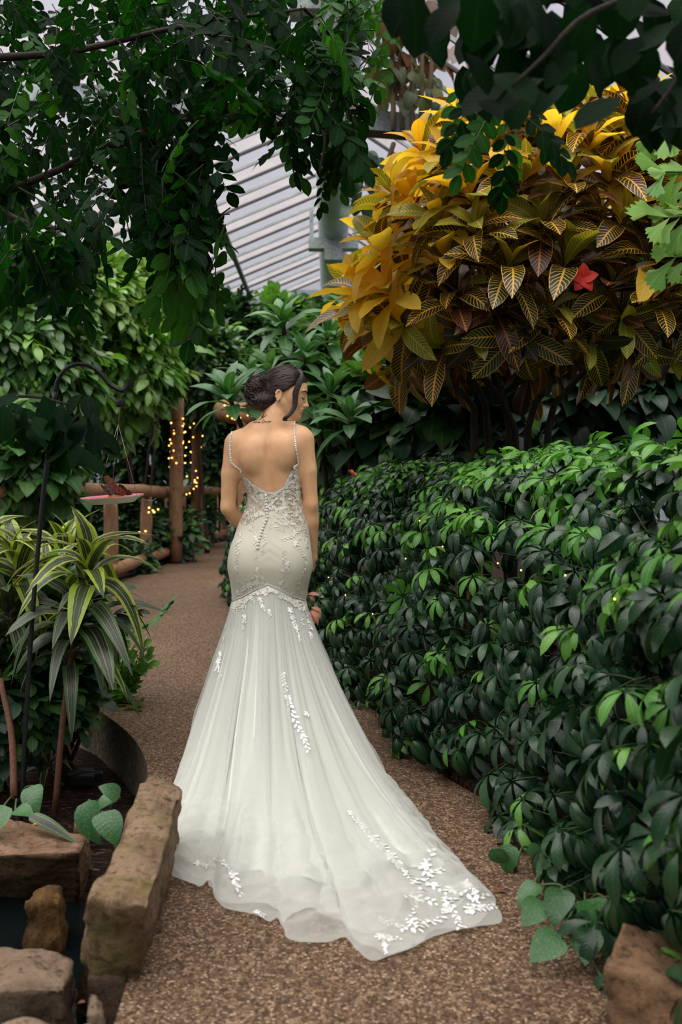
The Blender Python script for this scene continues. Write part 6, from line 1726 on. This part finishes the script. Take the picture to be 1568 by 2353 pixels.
M1 = [(640, 1214, .3, 15), (607, 1233, 1.4, 15), (575, 1214, .6, 14), (588, 1237, 1.5, 15), (657, 1237, -.3, 18), (676, 1226, -.6, 18), (653, 1274, 1.5, 16), (660, 1295, 1.5, 17), (651, 1310, 1.7, 14), (678, 1250, -.9, 18), (701, 1219, 1.3, 18), (690, 1263, .9, 17), (703, 1240, 1.5, 18), (703, 1295, 1.6, 17), (696, 1318, 2.1, 16), (688, 1340, 1.8, 14), (692, 1362, 1.6, 14), (700, 1276, 1.4, 16),
      (552, 1228, 1.4, 16), (547, 1256, 1.5, 17), (546, 1279, 1.6, 15), (543, 1304, 1.6, 13), (593, 1308, 1.5, 14), (593, 1326, .2, 17), (582, 1326, 2.6, 14), (604, 1262, 1.5, 10), (585, 1276, 1.0, 10),
      (536, 1374, -.7, 17), (548, 1362, -.6, 17), (561, 1350, -.5, 18), (575, 1343, -.3, 18), (589, 1338, .0, 18), (606, 1342, .3, 17), (621, 1348, .3, 18), (638, 1352, .4, 18), (655, 1358, .6, 18), (662, 1372, .8, 19), (676, 1386, .6, 18), (694, 1400, .5, 17), (645, 1340, -.6, 14), (548, 1335, .3, 13),
      (559, 1394, 1.6, 14), (561, 1416, 1.4, 15), (559, 1434, 1.5, 10), (597, 1377, 1.2, 14), (604, 1394, 1.1, 12), (618, 1404, 1.3, 11), (667, 1402, 1.3, 18), (672, 1422, 1.2, 17), (682, 1444, 1.1, 14), (688, 1462, 1.4, 11), (706, 1412, 1.4, 14), (711, 1430, 1.4, 14), (714, 1455, 1.5, 11), (694, 1424, 1.5, 12),
      (522, 1436, 1.9, 10), (516, 1462, 1.8, 11), (506, 1502, 1.7, 13), (502, 1522, 1.7, 15), (506, 1542, 1.4, 12)]
for i in range(0, NTH, 3):
    if math.sin(TH[i]) < .25:
        u, v = pix(Vector(GV[i, 0])+BASE)
        for q in range(2): motif(u+rng.uniform(-5, 5), v+rng.uniform(-9, 7), rng.uniform(0, 6.28), rng.uniform(9, 15), rng, M_LACEI, bod, rng.choice((0, 1)))
for u, v, a, s in M1: motif(u, v, a, s, rng, M_LACEI if v < 1400 else M_LACE, bod if v < 1372 else sk1, rng.choice((0, 0, 1)))
M2 = [(652, 1556, 1.5, 15), (656, 1580, 1.4, 16), (662, 1604, 1.3, 20), (668, 1628, 1.3, 22), (678, 1652, 1.2, 24), (688, 1676, 1.1, 24), (700, 1702, 1.2, 22), (703, 1640, .6, 16), (806, 1869, 1.0, 22), (822, 1888, .9, 24), (840, 1908, .9, 26), (858, 1926, .9, 26), (880, 1946, .9, 26), (900, 1968, .9, 26), (918, 1986, .9, 24), (934, 2008, .9, 24),
      (978, 1990, -1.2, 34), (966, 2020, -.6, 34), (988, 2010, -.4, 28), (955, 2052, -.5, 36), (968, 2066, .3, 32), (996, 2036, .5, 30), (1040, 2044, -.3, 36), (1058, 2052, .2, 32), (1022, 2068, 1.3, 26), (948, 2102, -1.2, 30), (956, 2118, .0, 30), (900, 2122, .5, 26), (872, 2114, .5, 20), (930, 2132, .1, 30), (975, 2124, -.2, 30), (1012, 2108, -.7, 32), (1024, 2090, -1.0, 26), (1046, 2102, 1.3, 30), (1056, 2124, 1.1, 28), (1080, 2092, -.2, 36), (1106, 2086, -.1, 30), (1092, 2072, -.6, 26), (1075, 2036, .7, 22), (872, 2152, .2, 26), (890, 2160, -.1, 26), (884, 2172, 1.4, 18),
      (455, 1984, .4, 20), (520, 1990, 1.0, 26), (534, 2012, 1.2, 30), (542, 2036, 1.1, 22), (590, 2096, .6, 18), (500, 1978, .2, 14)]
for u, v, a, s in M2: motif(u, v, a, s, rng, M_LACE, sk1, rng.choice((0, 1)))
# dense lace of the bodice and the lace edge of the neckline
for k in range(150):
    v = rng.uniform(1128, 1206); u = rng.uniform(560, 696)
    if v > 1190 and 585 < u < 640 and rng.random() < .6: continue
    motif(u, v, rng.uniform(0, 6.28), rng.uniform(6, 11), rng, M_LACEI, bod, rng.choice((0, 1)))
for k in range(44):
    v = rng.uniform(1066, 1135); u = rng.uniform(max(612+(1130-v)*1.05, 640), 697); motif(u, v, rng.uniform(0, 6.28), rng.uniform(9, 13), rng, M_LACEI, bod, rng.choice((0, 1)))
for k in range(10):
    v = rng.uniform(1085, 1135); motif(rng.uniform(552, 566+(v-1085)*.3), v, rng.uniform(0, 6.28), 9, rng, M_LACEI, bod, 1)
for i in range(NTH):
    if math.sin(TH[i]) < .1 and i % 2 == 0:
        p = Vector(GV[i, -1])+BASE; u, v = pix(p); motif(u, v+2, rng.uniform(0, 6.28), rng.uniform(5, 9), rng, M_LACE, bod, 0, .002)
# covered buttons down the back
for i, (u, v) in enumerate([(611.5, 1139), (611.8, 1146), (612, 1153), (612.3, 1160), (613, 1167), (613.5, 1174), (614, 1181), (615, 1188), (612.5, 1196), (609.5, 1203), (606.5, 1210), (603.8, 1217), (601.5, 1224), (599.3, 1231), (597.2, 1238), (595.6, 1245), (594.2, 1252), (593, 1260)]):
    p, n = on_gown(u, v)
    if p is None: continue
    mb = MB(); mb.ball((0, 0, 0), (.0062, .0062, .0062), 10, 7); o = mb.build('button', M_LACEI, bod); o.location = p+n*.004
# straps of beads
def strap(px, label):
    pts = []
    for u, v in px:
        p, n = on_gown(u, v, BODY_T)
        if p is None: p, n = on_gown(u, v)
        if p is not None: pts.append(p+n*.003)
    top_ = pts[-1]
    want = 1.0 if px[0][0] > 620 else 1.22
    i_ = int(np.argmin(np.abs(dB-want)+np.where(rgt == (px[0][0] > 620), 0, 9))); e_ = Vector(GV[i_, -1])
    pts = [e_-Vector((0, 0, .006)), e_+Vector((0, -.002, .004))]+[q_ for q_ in pts if q_.z > e_.z+.012]
    for k in range(1, 7):                                         # over the shoulder and down the front
        h = BODY_T.ray_cast(Vector((top_.x, .004+.022*k, 1.7)), Vector((0, 0, -1)))
        if h[0] is not None and h[0].z < top_.z+.03: pts.append(h[0]+h[1]*.003)
    ps = spline(pts, 46); mb = MB(); mb.tube(ps, .0028, 7)
    for i, p in enumerate(ps): mb.ball(p, .0042+.0008*(i % 2), 7, 5)
    o = mb.build('beaded_strap', M_LACE, bride); o['label'] = label
strap([(686, 1082), (684, 1066), (681.5, 1050), (679, 1030), (677.3, 1010), (676, 990), (676.5, 974)], 'beaded shoulder strap on her right side')
strap([(540, 1078), (534, 1066), (530.5, 1050), (529, 1030), (530, 1010), (533, 996), (538, 984)], 'beaded shoulder strap on her left side')

# tattoo: a line of script and a sprig on the nape, flat on the skin
M_INK = plain('tattoo_ink', s2l(70, 62, 56), .7)
def ink(strokes, w=.0009):
    mb = MB()
    for st in strokes:
        pts = []
        for u, v in st:
            p, n = on_gown(u, v, BODY_T)
            if p is not None: pts.append(p+n*.0004)
        if len(pts) > 1:
            ps = spline(pts, len(pts)*4); mb.tube(ps, w, 5)
    o = mb.build('tattoo', M_INK, bride); o['label'] = 'small dark script tattoo with a sprig at the nape'
ox, oy, k_ = 560.0, 930.0, 120/1568
Zs = lambda pts: [(ox+x*k_, oy+y*k_) for x, y in pts]
ink([Zs(s) for s in ([(300, 480), (330, 470), (325, 510), (295, 548), (310, 520), (345, 500), (350, 530), (325, 548)], [(352, 530), (372, 508), (376, 530), (356, 540), (385, 535), (400, 510), (408, 450), (398, 500), (404, 538), (425, 530)],
                    [(425, 530), (442, 508), (446, 530), (470, 508), (466, 540), (448, 562), (470, 540), (492, 512), (500, 526), (482, 538), (515, 524)],
                    [(560, 548), (585, 500), (600, 470)], [(548, 500), (575, 462), (615, 455), (636, 478), (630, 515), (600, 545), (560, 548), (552, 538)], [(640, 520), (652, 506), (660, 526), (668, 502), (682, 504)], [(682, 520), (700, 508), (698, 522), (716, 526)], [(716, 524), (738, 506), (730, 522), (745, 516), (748, 526)],
                    [(748, 524), (758, 504), (764, 520), (774, 500), (780, 518), (790, 500), (796, 516), (830, 490)], [(455, 475), (520, 430), (590, 385), (650, 345), (705, 315)], [(570, 395), (550, 350), (545, 310)], [(590, 385), (615, 345), (600, 320)], [(560, 380), (585, 350), (588, 315)], [(555, 385), (595, 370), (625, 350)])])

# ------------------------------------------------------------------ hair
def hair_mat():
    m, nt, out = new_mat('dark_brown_hair')
    ns = nd(nt, 'ShaderNodeTexNoise', inp={'Vector': coords(nt, (60, 60, 220)), 'Scale': 1.0, 'Detail': 4.0})
    c = ramp(nt, ns.outputs[0], [(.3, s2l(28, 18, 16)), (.7, s2l(60, 40, 34))])
    b = nd(nt, 'ShaderNodeBsdfPrincipled', inp={'Base Color': c, 'Roughness': .36, 'Specular IOR Level': .5, 'Anisotropic': .5})
    bp = nd(nt, 'ShaderNodeBump', inp={'Strength': .35, 'Distance': .003, 'Height': ns.outputs[0]})
    nt.links.new(bp.outputs[0], b.inputs['Normal']); nt.links.new(b.outputs[0], out.inputs[0]); return m
M_HAIR = hair_mat()
fh = Field(span((-.14, .18, .003)), span((-.10, .13, .003)), span((1.46, 1.72, .003)))
BUN = L3(588, 890)+np.array((0, -.005, 0))
def cap_fn(X, Y, Z):
    q = np.stack([X-HC[0], Y-HC[1], Z-HC[2]], -1) @ HM.T.astype(np.float32)
    f, r, u = q[..., 0]+.006, q[..., 1], q[..., 2]-.020
    d = (np.sqrt((f/.100)**2+(r/.083)**2+(u/.092)**2)-1)*.083
    pl_ = q[..., 0]*.50-q[..., 2]*.86-.010+.012*np.clip(q[..., 0]/.06, -1, 1)
    return np.maximum(d, pl_)
fh.put(HC-.11, HC+.11, cap_fn, .004)
fh.hell(-.042, 0, -.028, (.056, .064, .066), .02)
fh.ell(L3(588, 893, .0), (.046, .050, .058), .012); fh.ell(L3(600, 924, -.01), (.060, .050, .036), .02); fh.ell(L3(575, 905, -.005), (.026, .040, .036), .012); fh.ell(L3(604, 874, .0), (.034, .045, .028), .012)
HV, HQ = fh.mesh(); HV = relax(HV, HQ, 3, .5)
hair = link('hair', mk_mesh('hair', HV, HQ, [M_HAIR]), bride); hair['label'] = 'dark brown hair pinned up in a loose low bun'
HT = BVHTree.FromPolygons([tuple(v) for v in HV], [tuple(int(i) for i in f) for f in HQ])
def lock(pts, r0, r1, name='lock', sides=7, n=16, mb=None):
    ps = spline(pts, n); rad = [r0*math.sin(math.pi*min(max((i+.6)/n, .06), .98))**.45*(1-.5*i/n)+r1*i/n*.5 for i in range(n)]
    if mb is None:
        mb = MB(); mb.tube(ps, rad, sides); return mb.build(name, M_HAIR, hair)
    mb.tube(ps, rad, sides)
def on_hair(u, v):
    p, n = on_gown(u, v, HT); return None if p is None else p+n*.0015
rng = random.Random(6)
# locks swept back from the hairline to the bun, following the head as seen from behind
for i in range(150):
    t = i/149
    # hairline from forehead down to the ear
    u0 = 700-48*t+rng.uniform(-4, 4); v0 = 846+62*t+rng.uniform(-3, 3)
    u1 = 612+rng.uniform(-10, 10); v1 = 862+58*t+rng.uniform(-6, 6)
    bow = (1-t)*-14+t*6+rng.uniform(-5, 5); px = []
    for k in range(9):
        s = k/8; uu = u0+(u1-u0)*s; vv = v0+(v1-v0)*s+bow*math.sin(math.pi*s)+1.5*math.sin(6*s+i)
        q = on_hair(uu, vv)
        if q is not None: px.append(q)
    if len(px) >= 4: lock(px, rng.uniform(.0016, .0034), .0008)
# the bun: locks fanned out from its tucked in middle and knotted loops over each other
for i in range(130):
    a0 = rng.uniform(0, 6.28); cu, cv = 592+rng.uniform(-6, 10), 882+rng.uniform(-10, 10); R1 = rng.uniform(20, 34); sw = rng.choice((-1, 1))*rng.uniform(.5, 1.3); px = []
    for k in range(9):
        s = k/8; a = a0+sw*s*s; R = 3+R1*s; q = on_hair(cu+R*math.cos(a)*.85, cv+R*math.sin(a)*1.35)
        if q is not None: px.append(q)
    if len(px) >= 4: lock(px, rng.uniform(.0016, .0036), .001)
for i in range(22):
    cu, cv = 584+rng.uniform(-10, 12), 896+rng.uniform(-26, 26); R = rng.uniform(8, 15); a0 = rng.uniform(0, 6.28); px = []
    for k in range(9):
        a = a0+k*.45; q = on_hair(cu+R*math.cos(a), cv+R*math.sin(a)*1.3)
        if q is not None: px.append(q+Vector((0, -.004*math.sin(math.pi*k/8), 0)))
    if len(px) >= 5: lock(px, rng.uniform(.002, .0036), .001)
for i in range(16):
    u0 = rng.uniform(585, 640); px = []
    for k in range(7):
        q = on_hair(u0+(590-u0)*.35*k/6, 945-k*7-rng.uniform(0, 2))
        if q is not None: px.append(q)
    if len(px) >= 4: lock(px, .003, .001)
D0 = -.075
for j, (dx_, r_) in enumerate(((0, .0060), (4, .0052), (-4, .0048), (7, .0040), (-7, .0036), (2, .0034))):
    lock([L3(684+dx_*.7, 846, -.045), L3(694+dx_*.4, 860, -.060), L3(688+dx_*.8, 880, -.068), L3(680+dx_*.8, 900, -.070), L3(679+dx_*.7, 918, -.072), L3(677+dx_*.6, 934, -.074), L3(668+dx_*.6, 950, -.078), L3(658+dx_*.7, 959, -.080), L3(655+dx_*.6, 966, -.076), L3(666+dx_*.6, 967, -.072)], r_, .001, 'loose_curl', n=28)
for sgn, r_ in ((0, .0022), (3, .0016)):
    lock([L3(570+sgn, 905, -.03), L3(566+sgn, 925, -.04), L3(568+sgn, 945, -.045), L3(574+sgn, 958, -.05), L3(569+sgn, 970, -.055), L3(554+sgn, 986, -.05)], r_, .0008, 'wisp', n=20)
lock([L3(608, 938, -.045), L3(606, 952, -.05), L3(600, 962, -.05)], .0018, .0006, 'wisp')
# brow, lashes, earrings
def face_strip(pts, r, name, mat):
    ps = []
    for f, rr_, u in pts:
        o = Vector(hd(f+.06, rr_*1.6, u)); d = Vector(hd(0, 0, u))-o; h = BODY_T.ray_cast(o, d.normalized()); ps.append((h[0]+h[1]*.0006) if h[0] is not None else Vector(hd(f, rr_, u)))
    mb = MB(); mb.tube(spline(ps, 14), [r*(.5+.5*math.sin(math.pi*i/13)) for i in range(14)], 6); mb.build(name, mat, bride)
M_BROW = plain('brow_hair', s2l(66, 42, 32), .8)
for sx in (-1, 1):
    face_strip([(.086, sx*.010, .005), (.084, sx*.022, .010), (.076, sx*.036, .011), (.062, sx*.048, .005)], .0030, 'eyebrow', M_BROW)
    face_strip([(.082, sx*.018, -.019), (.083, sx*.028, -.022), (.079, sx*.038, -.021), (.070, sx*.047, -.017)], .0020, 'eyelashes', M_BLACK)
    mb = MB()
    for k in range(6):
        a = Vector(hd(.080-.0015*k, sx*(.026+.004*k), -.0215)); mb.tube([a, a+Vector(HF*.006+HR*sx*.002*k/3-HU*.003)], [.0006, .0002], 4)
    mb.build('eyelashes', M_BLACK, bride)
M_GEM = plain('crystal_stud', (.85, .85, .82), .08, .6)
for f, r, u, s in ((-.014, .081, -.056, .0036), (-.022, .083, -.050, .0024), (-.027, .084, -.042, .0020), (-.006, .079, -.046, .0020)):
    mb = MB(); mb.ball(tuple(hd(f, r, u)), s, 8, 6); mb.build('earring', M_GEM, bride)

# ------------------------------------------------------------------ bouquet of coral lilies in her right hand
M_CORAL = leafmat('coral_petal', G3((244, 178, 148), (248, 194, 164)), .3, .5, .3, tcol=(1.2, .9, .7), vein=.15)
bq_c = np.array(BASE)+np.array((.150, .115, .745))
bq = thing('bouquet', 'coral orange lilies held low at the right side of the bride', 'flowers', tuple(bq_c))
def BQ(u, v, dy): return Vector(np.array(BASE)+L3(u, v, dy)-bq_c)
mb = MB()
for i in range(7):
    a = i*.9; mb.tube([Vector((.012*math.cos(a), .012*math.sin(a), .06)), Vector((.010*math.cos(a), .01*math.sin(a), -.02)), BQ(704+rr.uniform(-6, 6), 1385+rr.uniform(-8, 8), .07+rr.uniform(-.02, .03))], .0035, 6)
mb.build('stems', M_STEM, bq)
mb = MB()
for i in range(14):
    d = rdir(rng); p = BQ(711+rng.uniform(-5, 4), 1388+rng.uniform(-9, 8), .06); mb.tube([p, p+d*.018], [.004, .001], 5)
mb.build('green_filler', plain('filler_green', s2l(110, 130, 50), .7), bq)
LP_ = leaf_tpl(7, .13, .8, .8, .5, .22, arch=.4)
for (u, v, u2, v2, s) in ((707, 1366, 722, 1364, .060), (708, 1370, 730, 1380, .052), (715, 1396, 744, 1402, .062), (716, 1400, 745, 1418, .075), (714, 1402, 737, 1430, .080), (712, 1404, 728, 1437, .082), (711, 1405, 716, 1430, .07), (706, 1392, 700, 1425, .07), (704, 1380, 690, 1400, .07), (706, 1372, 700, 1352, .06)):
    a, b = BQ(u, v, .055), BQ(u2, v2, .05+rng.uniform(-.02, .02)); o = link('petal', LP_.mesh([M_CORAL], 'coral'), bq); o.matrix_basis = place(a, b-a, Vector((.3, -.8, .5)), (s*1.1, s, s))
